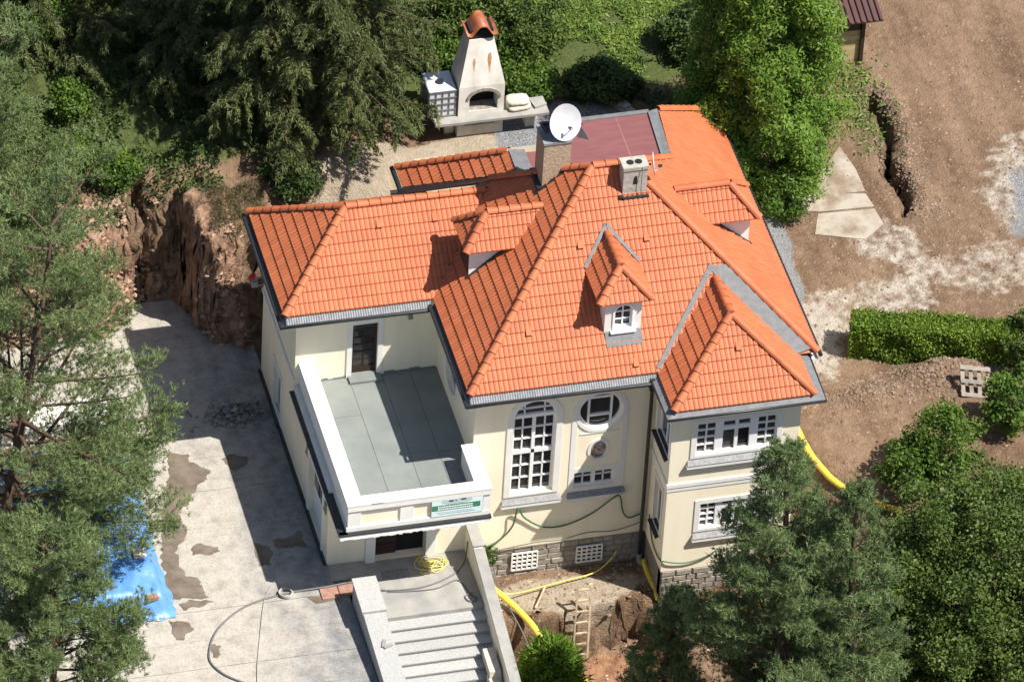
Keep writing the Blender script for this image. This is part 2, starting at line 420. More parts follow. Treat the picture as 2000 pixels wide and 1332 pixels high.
X, Y = GX, GY
grass = np.clip(sst((Y - 15.5) / 2) * sst((13.5 - X) / 1.5) + blob(X, Y, 16.4, 14.6, .9, 2.6, 1.2, 0, 61, 1.2) * .55 + blob(X, Y, 10.0, 20.0, 2.6, 3.4, .6, 0, 62)
                + sst((Y - 14.2) / 1.0) * sst((-1.5 - X) / 1.5), 0, 1)
grass = grass * (1 - blob(X, Y, 4.2, 14.3, 3.4, 2.0, .4))
pale = np.clip(.55 * blob(X, Y, 14.2, 5.6, 2.7, 1.0, .9, -.1, 63, 1.2) + .50 * blob(X, Y, 18.5, 6.3, 3.2, 1.0, .9, -.15, 64, 1.3) + .8 * blob(X, Y, 12.4, 4.4, .7, 1.6, .8, 0, 65, .8)
               + .55 * blob(X, Y, 20.6, 9.8, 1.1, 2.2, 1.0, -.3, 66, 1.6) + .5 * blob(X, Y, 15.6, 8.2, 1.3, .9, .6, 0, 67, .6) + .35 * blob(X, Y, 13.1, 2.3, .7, .4, .7, 0, 68), 0, 1)
grav = np.clip(blob(X, Y, 6.6, 14.3, 2.2, 1.55, .25, 0, 69, .3) + .9 * blob(X, Y, 12.0, 7.5, .55, 2.4, .8, -.1, 70, .7) + .75 * blob(X, Y, 20.9, 9.0, 1.0, 1.5, 1.0, -.4, 71, 1.7), 0, 1)
sand = np.clip(.75 * blob(X, Y, 3.0, -.75, 2.6, .75, .5, 0, 77, .5) + blob(X, Y, .6, 13.2, 2.3, 1.7, .5, -.3, 72, .4) + blob(X, Y, 3.4, 13.6, 2.0, 1.0, .4, 0, 73, .3), 0, 1)
redd = np.clip(sst((-1.7 - Y) / .5) * sst((7 - X) / 2) * sst((X + .1) / .4), 0, 1)
rock = np.clip(sst((-4.2 - X) / .4) * sst((Y - 9.4) / .5) * sst((13.8 - Y) / .7) * (.75 + .8 * fbm(X, Y, 1.0, 78)) + .8 * blob(X, Y, -5.0, 10.8, .9, .8, .6, 0, 75), 0, 1)
for nm, arr in (('grass', grass), ('pale', pale), ('gravel', grav), ('sand', sand), ('redsoil', redd), ('rock', rock)):
    a = me.attributes.new(nm, 'FLOAT', 'POINT'); a.data.foreach_set('value', arr.astype(np.float32).ravel())


def ground_material():
    m = bpy.data.materials.new('ground_soil'); m.use_nodes = True; nt = m.node_tree; N = nt.nodes; L = nt.links
    b = N['Principled BSDF']; b.inputs['Roughness'].default_value = .95; b.inputs['Specular IOR Level'].default_value = .15
    geo = N.new('ShaderNodeNewGeometry')
    def nz(s, d=6, r=.6):
        t = N.new('ShaderNodeTexNoise'); t.inputs['Scale'].default_value = s; t.inputs['Detail'].default_value = d; t.inputs['Roughness'].default_value = r
        L.new(geo.outputs['Position'], t.inputs[0]); return t.outputs[0]
    def ramp(src, a, b_, lo, hi):
        r = N.new('ShaderNodeValToRGB'); r.color_ramp.elements[0].position = lo; r.color_ramp.elements[1].position = hi
        r.color_ramp.elements[0].color = (*a, 1); r.color_ramp.elements[1].color = (*b_, 1); L.new(src, r.inputs[0]); return r.outputs[0]
    def mix(f, a, b_):
        x = N.new('ShaderNodeMix'); x.data_type = 'RGBA'; L.new(f, x.inputs[0]); L.new(a, x.inputs[6]); L.new(b_, x.inputs[7]); return x.outputs[2]
    def mask(nm, src, k=.9, sharp=3.0):
        at_ = N.new('ShaderNodeAttribute'); at_.attribute_name = nm
        m1 = N.new('ShaderNodeMath'); m1.operation = 'SUBTRACT'; L.new(src, m1.inputs[0]); m1.inputs[1].default_value = .5
        m2 = N.new('ShaderNodeMath'); m2.operation = 'MULTIPLY_ADD'; L.new(m1.outputs[0], m2.inputs[0]); m2.inputs[1].default_value = k; L.new(at_.outputs['Fac'], m2.inputs[2])
        m3 = N.new('ShaderNodeMapRange'); m3.inputs[1].default_value = .5 - .5 / sharp; m3.inputs[2].default_value = .5 + .5 / sharp; L.new(m2.outputs[0], m3.inputs[0]); return m3.outputs[0]
    n1, n2, n3, n4 = nz(.7), nz(3.2, 8, .65), nz(14, 5), nz(40, 3)
    mp_ = N.new('ShaderNodeMapping'); mp_.inputs['Scale'].default_value = (1.0, .22, 1.0); mp_.inputs['Rotation'].default_value = (0, 0, .25); L.new(geo.outputs['Position'], mp_.inputs[0])
    t5 = N.new('ShaderNodeTexNoise'); t5.inputs['Scale'].default_value = .9; t5.inputs['Detail'].default_value = 9; t5.inputs['Roughness'].default_value = .62; L.new(mp_.outputs[0], t5.inputs[0]); n5 = t5.outputs[0]
    soil = mix(ramp(n3, (0, 0, 0), (1, 1, 1), .35, .7), ramp(n5, (.115, .068, .040), (.262, .172, .112), .38, .62), ramp(n2, (.105, .064, .038), (.285, .195, .13), .32, .68))
    c = mix(mask('redsoil', n2), soil, ramp(n2, (.20, .095, .052), (.38, .215, .125), .3, .7))
    c = mix(mask('rock', n2, 1.2), c, ramp(n2, (.13, .068, .042), (.40, .25, .17), .3, .66))
    c = mix(mask('sand', n2, .5), c, ramp(n2, (.28, .225, .16), (.40, .335, .255), .3, .7))
    c = mix(mask('pale', n2, 1.6, 2.2), c, ramp(n2, (.27, .225, .175), (.46, .41, .345), .3, .7))
    c = mix(mask('gravel', n3, .9), c, ramp(n4, (.11, .112, .116), (.32, .32, .32), .35, .65))
    c = mix(mask('grass', n2, 1.5), c, ramp(n3, (.045, .062, .018), (.10, .12, .04), .3, .7))
    L.new(c, b.inputs['Base Color'])
    bp = N.new('ShaderNodeBump'); bp.inputs['Strength'].default_value = .9; bp.inputs['Distance'].default_value = .09
    ad = N.new('ShaderNodeMath'); ad.operation = 'ADD'; L.new(n2, ad.inputs[0]); L.new(n3, ad.inputs[1])
    L.new(ad.outputs[0], bp.inputs['Height']); L.new(bp.outputs[0], b.inputs['Normal'])
    return m


me.materials.append(ground_material())
link('ground', me, kind='structure')


def scatter_stones(name, pts, smin, smax, m, seed=1):
    """loose stones as one mesh of small irregular solids"""
    r = np.random.default_rng(seed); n = len(pts)
    oct_v = np.array([(1, 0, 0), (0, 1, 0), (-1, 0, 0), (0, -1, 0), (0, 0, 1), (0, 0, -1)], float)
    oct_f = np.array([(0, 1, 4), (1, 2, 4), (2, 3, 4), (3, 0, 4), (1, 0, 5), (2, 1, 5), (3, 2, 5), (0, 3, 5)])
    s = smin + (smax - smin) * r.random((n, 1, 1)) ** 2.5
    jit = 1 + .7 * (r.random((n, 6, 1)) - .5)
    a = r.random(n) * 6.283; ca, sa = np.cos(a), np.sin(a)
    v = oct_v[None] * jit * s * np.array([1, .8, .6])[None, None]
    x = v[..., 0] * ca[:, None] - v[..., 1] * sa[:, None]; y = v[..., 0] * sa[:, None] + v[..., 1] * ca[:, None]
    V = np.stack([x, y, v[..., 2]], -1) + np.asarray(pts)[:, None, :]
    V = V.reshape(-1, 3); F = (oct_f[None] + (np.arange(n) * 6)[:, None, None]).reshape(-1, 3)
    me = bpy.data.meshes.new(name); me.from_pydata(V.tolist(), [], F.tolist()); me.materials.append(m); me.update()
    return link(name, me, kind='stuff')


def on_ground(xy, dz=0.0):
    xy = np.asarray(xy); return np.column_stack([xy, height(xy[:, 0], xy[:, 1]) + dz])


r = np.random.default_rng(5)
xy = np.column_stack([r.uniform(-12.5, -6.6, 6500), r.uniform(10.6, 13.9, 6500)])
xy = np.vstack([xy, np.column_stack([r.uniform(-5.9, -4.3, 1800), r.uniform(9.4, 11.8, 1800)])])
p = on_ground(xy); k = (p[:, 2] > -.05) & (p[:, 2] < 4.1); props(scatter_stones('bank_rubble', p[k], .025, .15, M['rubble'], 2), 'broken stones strewn over the cut earth bank left of the house')
xy = np.column_stack([r.uniform(10.8, 22, 2600), r.uniform(-3, 16, 2600)])
p = on_ground(xy); props(scatter_stones('yard_stones', p, .012, .055, M['rubble'], 3), 'small pale stones scattered over the bare yard')
xy = np.vstack([np.column_stack([r.uniform(10.9, 22, 3200), r.uniform(-3, 18, 3200)]), np.column_stack([17.1 + r.normal(0, .45, 2200), r.uniform(8.8, 15.2, 2200)]),
                np.column_stack([r.normal(15.4, 1.0, 1600), r.normal(2.0, .45, 1600)]), np.column_stack([r.normal(13.0, .9, 900), r.normal(1.6, .45, 900)]), np.column_stack([r.uniform(.6, 6, 700), r.uniform(-2.6, .2, 700)])])
p = on_ground(xy); props(scatter_stones('soil_clods', p, .02, .09, mat('soil_clod', (.20, .140, .098), .95, isl=.35), 13), 'crumbled brown earth strewn over the dug ground and yard')
xy = np.column_stack([r.uniform(.7, 7.5, 260), r.uniform(-4, .25, 260)]); p = on_ground(xy)
props(scatter_stones('pit_stones', p, .012, .06, M['palestone'], 4), 'small stones on the dug earth below the front wall')
a_ = r.random(5200) * 6.283; rr = np.sqrt(r.random(5200)); xy = np.column_stack([6.6 + 2.0 * rr * np.cos(a_), 14.3 + 1.4 * rr * np.sin(a_)])
xy = np.vstack([xy, np.column_stack([r.normal(20.9, .55, 1400), r.normal(9.0, .8, 1400)])])
props(scatter_stones('gravel', on_ground(xy), .02, .05, M['gravelbit'], 6), 'grey gravel spread beside the barbecue and in the yard')

# ------------------------------------------------------------------ courtyard of concrete slabs
cy = thing('courtyard', None, None, (-9, 2, 0), kind='structure')
def court_material():
    m = bpy.data.materials.new('courtyard_concrete'); m.use_nodes = True; nt = m.node_tree; N = nt.nodes; L = nt.links; b = N['Principled BSDF']
    b.inputs['Roughness'].default_value = .9; b.inputs['Specular IOR Level'].default_value = .25
    geo = N.new('ShaderNodeNewGeometry')
    def nz(s, d, st=(1, 1, 1)):
        mp = N.new('ShaderNodeMapping'); mp.inputs['Scale'].default_value = st; L.new(geo.outputs['Position'], mp.inputs[0])
        t = N.new('ShaderNodeTexNoise'); t.inputs['Scale'].default_value = s; t.inputs['Detail'].default_value = d; t.inputs['Roughness'].default_value = .65; L.new(mp.outputs[0], t.inputs[0]); return t.outputs[0]
    def math_(op, a, c, d=None):
        x = N.new('ShaderNodeMath'); x.operation = op
        for i, v in enumerate((a, c, d)):
            if v is None: continue
            if isinstance(v, float): x.inputs[i].default_value = v
            else: L.new(v, x.inputs[i])
        return x.outputs[0]
    def ramp(src, stops):
        r_ = N.new('ShaderNodeValToRGB'); L.new(src, r_.inputs[0]); e = r_.color_ramp.elements
        e[0].position, e[0].color = stops[0][0], (*stops[0][1], 1); e[1].position, e[1].color = stops[-1][0], (*stops[-1][1], 1)
        for p_, c_ in stops[1:-1]: k_ = e.new(p_); k_.color = (*c_, 1)
        return r_.outputs[0]
    def mix(f, a, c, mode='MIX'):
        x = N.new('ShaderNodeMix'); x.data_type = 'RGBA'; x.blend_type = mode
        if isinstance(f, float): x.inputs[0].default_value = f
        else: L.new(f, x.inputs[0])
        L.new(a, x.inputs[6]); L.new(c, x.inputs[7]); return x.outputs[2]
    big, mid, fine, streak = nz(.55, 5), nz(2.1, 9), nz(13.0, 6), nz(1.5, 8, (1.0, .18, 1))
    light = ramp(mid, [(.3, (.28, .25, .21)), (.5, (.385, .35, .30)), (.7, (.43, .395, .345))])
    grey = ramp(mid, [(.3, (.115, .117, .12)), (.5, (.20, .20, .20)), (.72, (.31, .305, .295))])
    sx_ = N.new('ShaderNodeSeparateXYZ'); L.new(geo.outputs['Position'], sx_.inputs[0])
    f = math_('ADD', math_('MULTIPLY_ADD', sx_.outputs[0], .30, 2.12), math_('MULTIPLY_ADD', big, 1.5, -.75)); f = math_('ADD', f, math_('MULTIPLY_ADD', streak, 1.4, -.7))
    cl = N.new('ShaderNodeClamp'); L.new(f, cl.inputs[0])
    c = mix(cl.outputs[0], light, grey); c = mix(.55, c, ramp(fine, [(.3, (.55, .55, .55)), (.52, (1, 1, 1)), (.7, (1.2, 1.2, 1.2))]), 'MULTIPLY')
    L.new(c, b.inputs['Base Color']); return m


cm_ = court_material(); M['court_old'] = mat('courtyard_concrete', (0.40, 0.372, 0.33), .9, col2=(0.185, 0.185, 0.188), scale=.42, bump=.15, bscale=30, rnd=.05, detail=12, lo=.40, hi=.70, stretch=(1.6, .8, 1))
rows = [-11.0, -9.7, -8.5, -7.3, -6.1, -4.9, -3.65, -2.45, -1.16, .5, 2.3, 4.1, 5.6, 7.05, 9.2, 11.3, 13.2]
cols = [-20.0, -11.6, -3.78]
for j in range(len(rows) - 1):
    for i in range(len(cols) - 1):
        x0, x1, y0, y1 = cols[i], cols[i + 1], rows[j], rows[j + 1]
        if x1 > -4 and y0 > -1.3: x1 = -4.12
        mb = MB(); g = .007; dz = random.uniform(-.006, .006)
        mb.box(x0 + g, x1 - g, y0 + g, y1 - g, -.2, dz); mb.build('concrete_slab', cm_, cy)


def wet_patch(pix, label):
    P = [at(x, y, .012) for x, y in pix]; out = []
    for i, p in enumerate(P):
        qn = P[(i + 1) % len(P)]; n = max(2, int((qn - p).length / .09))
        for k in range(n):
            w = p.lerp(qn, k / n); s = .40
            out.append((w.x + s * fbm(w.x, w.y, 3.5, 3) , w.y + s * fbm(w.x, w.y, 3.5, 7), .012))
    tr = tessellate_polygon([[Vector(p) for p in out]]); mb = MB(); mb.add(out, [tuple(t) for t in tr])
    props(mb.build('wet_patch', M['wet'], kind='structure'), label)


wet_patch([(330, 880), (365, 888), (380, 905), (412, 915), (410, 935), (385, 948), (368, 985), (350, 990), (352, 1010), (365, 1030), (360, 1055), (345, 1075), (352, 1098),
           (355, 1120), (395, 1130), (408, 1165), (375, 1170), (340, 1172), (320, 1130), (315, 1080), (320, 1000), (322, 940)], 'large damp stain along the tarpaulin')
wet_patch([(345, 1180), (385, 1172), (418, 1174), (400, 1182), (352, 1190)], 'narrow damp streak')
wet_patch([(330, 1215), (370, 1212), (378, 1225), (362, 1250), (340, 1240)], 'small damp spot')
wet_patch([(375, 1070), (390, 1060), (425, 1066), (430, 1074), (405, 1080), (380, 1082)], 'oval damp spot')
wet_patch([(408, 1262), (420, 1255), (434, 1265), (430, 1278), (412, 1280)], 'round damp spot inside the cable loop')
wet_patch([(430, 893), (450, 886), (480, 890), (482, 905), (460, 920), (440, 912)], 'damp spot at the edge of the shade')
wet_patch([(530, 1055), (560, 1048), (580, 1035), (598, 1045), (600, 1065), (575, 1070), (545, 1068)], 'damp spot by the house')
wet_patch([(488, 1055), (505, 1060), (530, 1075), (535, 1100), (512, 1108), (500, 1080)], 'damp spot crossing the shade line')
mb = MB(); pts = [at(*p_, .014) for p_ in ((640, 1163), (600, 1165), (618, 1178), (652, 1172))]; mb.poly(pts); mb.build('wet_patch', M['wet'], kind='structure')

# pale pads of old concrete in the rear yard
for pix in (((1600, 340), (1640, 285), (1672, 330), (1690, 372), (1570, 385), (1545, 372)), ((1545, 378), (1690, 376), (1708, 402), (1600, 412), (1560, 410)), ((1598, 416), (1708, 406), (1726, 436), (1690, 466), (1592, 456))):
    P = []
    for x, y in pix:
        w = at(x, y, 3.3)
        for _ in range(4): w = at(x, y, hz(w.x, w.y) + .06)
        P.append(w)
    mb = MB(); mb.slab([(p_.x, p_.y, p_.z - .03) for p_ in P], .3); mb.build('concrete_pad', M['dusty'], kind='structure')

# ------------------------------------------------------------------ the villa
villa = thing('villa', 'cream stucco villa with orange tiled hip roofs, three dormers and a walled terrace', 'house', (3, 3, 0))
zE, zR = 6.16, 10.30
T_TILE_W, T_EXP, T_LEN = .30, .34, .40
prof = [(0, 0), (.014, .017), (.075, .029), (.136, .017), (.15, 0), (.164, .017), (.225, .029), (.286, .017), (.30, 0)]


def tile_polys():
    out = []
    for k in range(len(prof) - 1):
        (a, ha), (b, hb) = prof[k], prof[k + 1]
        out.append([(a, .028, ha + .043), (b, .028, hb + .043), (b, T_LEN, hb + .002), (a, T_LEN, ha + .002)])
        out.append([(a, 0, ha + .008), (b, 0, hb + .008), (b, .028, hb + .043), (a, .028, ha + .043)])
        out.append([(a, 0, ha - .012), (b, 0, hb - .012), (b, 0, hb + .008), (a, 0, ha + .008)])
    return out


TP = tile_polys()
tmb = MB()
for f in TP: tmb.poly(f)
TILE = tmb.data('roof_tile', M['tile']); TILE.polygons.foreach_set('use_smooth', [False] * len(TILE.polygons))
FIELD = MB(); INDIV = []


def clip(poly, A, B):
    """keep what lies left of the line A->B (u, v plane)"""
    out = []; n = len(poly)
    def s(p_): return (B[0] - A[0]) * (p_[1] - A[1]) - (B[1] - A[1]) * (p_[0] - A[0])
    for i in range(n):
        p_, q_ = poly[i], poly[(i + 1) % n]; a, b = s(p_), s(q_)
        if a >= 0: out.append(p_)
        if (a >= 0) != (b >= 0):
            t = a / (a - b); out.append(tuple(p_[k] + (q_[k] - p_[k]) * t for k in range(3)))
    return out


def slope(pts, name='roof_slope', individual=False, skip=None, sheet=True, off=(0, 0)):
    P = [Vector(p_) for p_ in pts]; U = (P[1] - P[0]).normalized(); Nn = (P[1] - P[0]).cross(P[2] - P[0]).normalized(); Vv = Nn.cross(U)
    poly2 = [((p_ - P[0]).dot(U), (p_ - P[0]).dot(Vv)) for p_ in P]
    mb = MB(); mb.slab([p_ - Nn * .006 for p_ in P], .05); base = mb.build(name, M['tile'], villa)
    umin, umax = min(p_[0] for p_ in poly2), max(p_[0] for p_ in poly2); vmax = max(p_[1] for p_ in poly2)
    n = len(poly2); edges = [(poly2[i], poly2[(i + 1) % n]) for i in range(n)]
    def inside(u, v): return all((B[0] - A[0]) * (v - A[1]) - (B[1] - A[1]) * (u - A[0]) >= -1e-6 for A, B in edges)
    rws = int(vmax / T_EXP) + 1
    R = Matrix((U, Vv, Nn)).transposed().to_4x4()
    for j in range(rws):
        v0 = j * T_EXP - .03
        for i in range(int(umin / T_TILE_W) - 1, int(umax / T_TILE_W) + 2):
            u0 = i * T_TILE_W + off[0]
            cpos = P[0] + U * (u0 + .15) + Vv * (v0 + .17)
            if skip and skip(cpos): continue
            cor = [(u0, max(v0, 0)), (u0 + .3, max(v0, 0)), (u0 + .3, v0 + T_EXP), (u0, v0 + T_EXP)]
            ins = [inside(*c_) for c_ in cor]
            if all(ins):
                if individual: INDIV.append((base, Matrix.Translation(P[0] + U * u0 + Vv * v0) @ R, cpos))
                else:
                    for f in TP: FIELD.poly([P[0] + U * (u0 + a) + Vv * (v0 + b) + Nn * h for a, b, h in f])
            else:
                for f in TP:
                    g = [(u0 + a, v0 + b, h) for a, b, h in f]
                    for A, B in edges:
                        if A[1] == 0 and B[1] == 0: continue
                        g = clip(g, A, B)
                        if len(g) < 3: break
                    if len(g) >= 3: FIELD.poly([P[0] + U * a + Vv * b + Nn * h for a, b, h in g])
    return base


rmb = MB(); K = 7
for i in range(2):
    pass
vsr = []
for (yy, rr_, zz) in ((0, .136, .0), (.40, .114, -.02)):
    for k in range(K + 1):
        t = math.pi * k / K; vsr.append((rr_ * math.cos(t), yy, rr_ * .85 * math.sin(t) + zz))
for k in range(K + 1):
    t = math.pi * k / K; vsr.append((.110 * math.cos(t), 0, .092 * math.sin(t) - .012))
rmb.add(vsr[:2 * K + 2], [(k, k + 1, K + 2 + k, K + 1 + k) for k in range(K)], True)
rmb.add(vsr[:K + 1] + vsr[2 * K + 2:], [(k, K + 1 + k, K + 2 + k, k + 1) for k in range(K)])
rmb.add(vsr[2 * K + 2:], [tuple(range(K + 1))])
RIDGE = rmb.data('ridge_tile', M['ridge'])


def ridge(p0, p1, lift=.05, parent=None):
    p0, p1 = Vector(p0), Vector(p1); d = p1 - p0; n = max(1, round(d.length / .36)); st = d.length / n
    f = d.normalized(); s = f.cross(Vector((0, 0, 1))).normalized(); u = s.cross(f)
    R = Matrix((s, f, u)).transposed().to_4x4()
    for i in range(n):
        w = p0 + f * (i * st) + u * lift
        sc = Matrix.Diagonal((1, st / .36 if i < n - 1 else st / .40, 1, 1))
        link('ridge_tile', RIDGE, parent or villa, mw=Matrix.Translation(w - (villa.location * 0)) @ R @ sc)


# --- main roof planes (eave corners measured from the photo)
XR0, XR1, YR = 4.80, 5.871, 4.908
E1 = 10.755
BX0, BX1, BY = 5.815, 10.167, -1.81; BRX, BRY, BRZ, BRY2 = 7.99, .20, 7.89, 2.05


def under_bay(p_): return (p_.x > BX0 + .25 + max(0, p_.y) * 1.06 and p_.y < 2.0) or (abs(p_.x - 4.9) < .42 and .95 < p_.y < 2.6)


slope([(0, 0, zE), (E1, 0, zE), (XR1, YR, zR), (XR0, YR, zR)], individual=True, skip=under_bay)
slope([(0, 8.6, zE), (0, 0, zE), (XR0, YR, zR), (2.33, 7.36, zE + 2.33 * (zR - zE) / XR0)], off=(.12, 0))
slope([(E1, 0, zE), (E1, 6.83, zE), (7.88, 6.83, zE + (E1 - 7.88) * .8465), (XR1, YR, zR)])
slope([(E1, 6.83, zE), (E1, 11.85, zE), (8.16, 9.55, zE + (E1 - 8.16) * .8465), (7.88, 6.83, zE + (E1 - 7.88) * .8465)])
mb = MB(); mb.slab([(E1, 9.82, zE - .1), (0.2, 9.82, zE - .1), (XR0, YR, zR - .12), (XR1, YR, zR - .12)], .05); mb.build('roof_slope', M['tile'], villa)
# --- left wing
WX0, WY0, WYR, WY1, WZR, WXR = -4.614, 4.576, 7.10, 9.62, 8.034, -2.234
slope([(WX0, WY0, zE), (0.02, WY0, zE), (2.19, WYR, WZR), (WXR, WYR, WZR)], individual=True, off=(.02, 0))
slope([(WX0, WY1, zE), (WX0, WY0, zE), (WXR, WYR, WZR)])
mb = MB(); mb.slab([(WX0, WY1, zE), (0.0, WY1, zE), (2.19, WYR, WZR), (WXR, WYR, WZR)], .05); mb.build('roof_slope', M['tile'], villa)
# --- bay roof
slope([(BX0, BY, 6.117), (BX1, BY, 6.117), (BRX, BRY, BRZ)])
slope([(BX0, 0.02, 6.117), (BX0, BY, 6.117), (BRX, BRY, BRZ), (BRX, BRY2, BRZ)])
slope([(BX1, BY, 6.117), (BX1, 0.02, 6.117), (BRX, BRY2, BRZ), (BRX, BRY, BRZ)])
# --- rear-left strip of tiles beyond the valley
slope([(.32, 10.85, 6.18), (.32, 9.88, 6.18), (3.15, 7.06, 8.58), (3.12, 8.16, 8.56)], off=(.1, 0))
ridge((.32, 10.85, 6.18), (3.12, 8.16, 8.56))
# hips and ridges
ridge((0, 0, zE), (XR0, YR, zR)); ridge((E1, 0, zE), (XR1, YR, zR)); ridge((XR0, YR, zR), (XR1 + .1, YR, zR))
ridge((2.35, 7.36, 8.22), (XR0, YR, zR)); ridge((7.9, 6.95, 8.55), (XR1, YR, zR))
ridge((WX0, WY0, zE), (WXR, WYR, WZR)); ridge((WX0, WY1, zE), (WXR, WYR, WZR)); ridge((WXR, WYR, WZR), (2.12, WYR, WZR))
ridge((BX0, BY, 6.117), (BRX, BRY, BRZ)); ridge((BX1, BY, 6.117), (BRX, BRY, BRZ)); ridge((BRX, BRY, BRZ), (BRX, BRY2 - .1, BRZ))
ridge((E1 + .05, 11.85, zE), (8.16, 9.55, 8.35))

# --- flat maroon roof, its grey edge sheets, and metal valleys
mb = MB(); mb.slab([(3.55, 6.6, 8.52), (7.62, 6.7, 8.54), (7.86, 9.42, 8.36), (4.95, 9.35, 8.40), (4.9, 8.1, 8.46), (3.55, 8.1, 8.50)], .08); mb.build('flat_roof', M['maroon'], villa)
mb = MB(); mb.slab([(3.08, 7.0, 8.63), (3.58, 6.6, 8.63), (3.58, 8.12, 8.60), (3.10, 8.2, 8.61)], .03); mb.build('edge_flashing', M['metal'], villa); mb = MB(); mb.slab([(7.60, 6.7, 8.60), (7.9, 6.85, 8.61), (8.16, 9.56, 8.40), (7.84, 9.45, 8.42)], .03)
mb.slab([(4.95, 9.35, 8.43), (7.86, 9.42, 8.40), (7.9, 9.6, 8.38), (4.95, 9.55, 8.41)], .03); mb.build('edge_flashing', M['metal'], villa)
mb = MB()
mb.slab([(6.70, 6.75, 8.545), (6.72, 6.75, 8.545), (6.80, 9.35, 8.385), (6.78, 9.35, 8.385)], .01)
mb.build('sheet_joint', M['brickred'], villa)
mb = MB(); mb.slab([(0.02, 9.55, 6.22), (2.30, 7.28, 8.22), (3.16, 7.0, 8.60), (.32, 9.93, 6.22)], .04); mb.build('valley_flashing', M['dark'], villa)
mb = MB(); s_ = (zR - zE) / YR
def fs(x, y, h=.105): return (x, y, zE + s_ * y + h)
mb.slab([fs(7.78, 2.22), fs(8.52, 2.22), fs(10.62, .05), fs(10.05, -.05)], .02); mb.build('valley_flashing', M['metal'], villa)
mb = MB(); mb.slab([fs(8.0, 2.2, .11), fs(7.90, 2.3, .11), fs(5.74, 0.05, .11), fs(5.86, 0.0, .11)], .02); mb.build('valley_flashing', M['metal'], villa)
mb = MB(); mb.slab([(2.25, 7.12, 8.12), (2.1, 7.2, 8.12), (-.08, 4.66, 6.22), (.08, 4.56, 6.22)], .02); mb.build('valley_flashing', M['dark'], villa)
# --- eave aprons and gutters
def apron(p0, p1, out, drop=.20, reach=.20, m='zinc', pitch=.075):
    p0, p1, out = Vector(p0), Vector(p1), Vector(out); n = int((p1 - p0).length / pitch); mb = MB(); vs_ = []
    for i in range(2 * n + 1):
        w = p0.lerp(p1, i / (2 * n)); h = .042 * (i % 2)
        vs_ += [w + Vector((0, 0, .0 + h)), w + out * reach + Vector((0, 0, -drop + h))]
    mb.add(vs_, [(2 * i, 2 * i + 1, 2 * i + 3, 2 * i + 2) for i in range(2 * n)]); mb.build('eave_apron', M[m], villa)
def gutter(pts, r_=.065):
    mb = MB(); mb.tube(pts, r_, 8); mb.build('gutter', M['dark'], villa)
apron((-.02, 0.02, 6.12), (5.75, .02, 6.12), (0, -1, 0)); apron((WX0 + .02, WY0 + .02, 6.12), (-.1, WY0 + .02, 6.12), (0, -1, 0))
apron((0.02, 4.4, 6.12), (0.02, 0, 6.12), (-1, 0, 0), .08, .12, 'dark'); apron((WX0 + .02, WY1, 6.12), (WX0 + .02, WY0, 6.12), (-1, 0, 0), .08, .12, 'dark')  # left-side aprons take the dark metal: their shade is put into the colour
gutter([(-.16, 4.45, 6.0), (-.16, -.22, 5.92), (5.62, -.22, 5.90)]); gutter([(WX0 - .16, WY1 + .1, 6.0), (WX0 - .16, WY0 - .22, 5.92), (-.2, WY0 - .22, 5.90)])
gutter([(E1 + .1, -.05, 6.06), (E1 + .1, 11.9, 6.06)]); gutter([(.2, 9.8, 6.1), (.2, 11.0, 6.1)], .08); gutter([(-.1, 9.9, 6.0), (.3, 9.85, 6.05)], .1)
mb = MB(); bz = 5.98
for Pq in ([(BX0 + .05, BY + .05, 6.10), (BX1 - .05, BY + .05, 6.10), (BX1 + .30, BY - .16, bz), (BX0 - .24, BY - .16, bz)],
           [(BX0 + .05, BY + .05, 6.10), (BX0 - .24, BY - .16, bz), (BX0 - .24, .02, bz), (BX0 + .05, .1, 6.10)],
           [(BX1 - .05, BY + .05, 6.10), (BX1 - .05, .25, 6.10), (BX1 + .36, .25, bz), (BX1 + .30, BY - .16, bz)]): mb.slab(Pq, .03)
mb.build('box_gutter', M['metal'], villa)
gutter([(BX0 - .25, 0.0, bz - .03), (BX0 - .25, BY - .18, bz - .03), (BX1 + .32, BY - .18, bz - .03), (BX1 + .38, .2, bz - .03)], .045)
mb = MB(); mb.box(BX0 - .30, BX0 - .02, -.20, .02, 5.62, 6.02); mb.build('rain_hopper', M['dark'], villa)
# soffits and cornice
mb = MB()
mb.box(-.12, 5.7, -.16, .40, 5.78, 5.83); mb.box(-.12, .32, -.16, 4.6, 5.76, 5.81); mb.box(WX0 - .1, -.12, WY0 - .16, 4.98, 5.78, 5.83); mb.box(WX0 - .1, -4.15, 4.98, WY1, 5.78, 5.83)
mb.box(BX0 - .18, BX1 + .24, BY - .12, -1.5, 5.82, 5.87); mb.box(BX0 - .18, 5.95, -1.5, .2, 5.82, 5.87); mb.box(9.8, BX1 + .24, -1.5, .2, 5.82, 5.87); mb.box(10.3, E1 + .05, 0, 11.8, 5.85, 5.9)
mb.build('soffit', M['white'], villa)

# --- dormers
SL = .8625                                            # pitch of the side planes


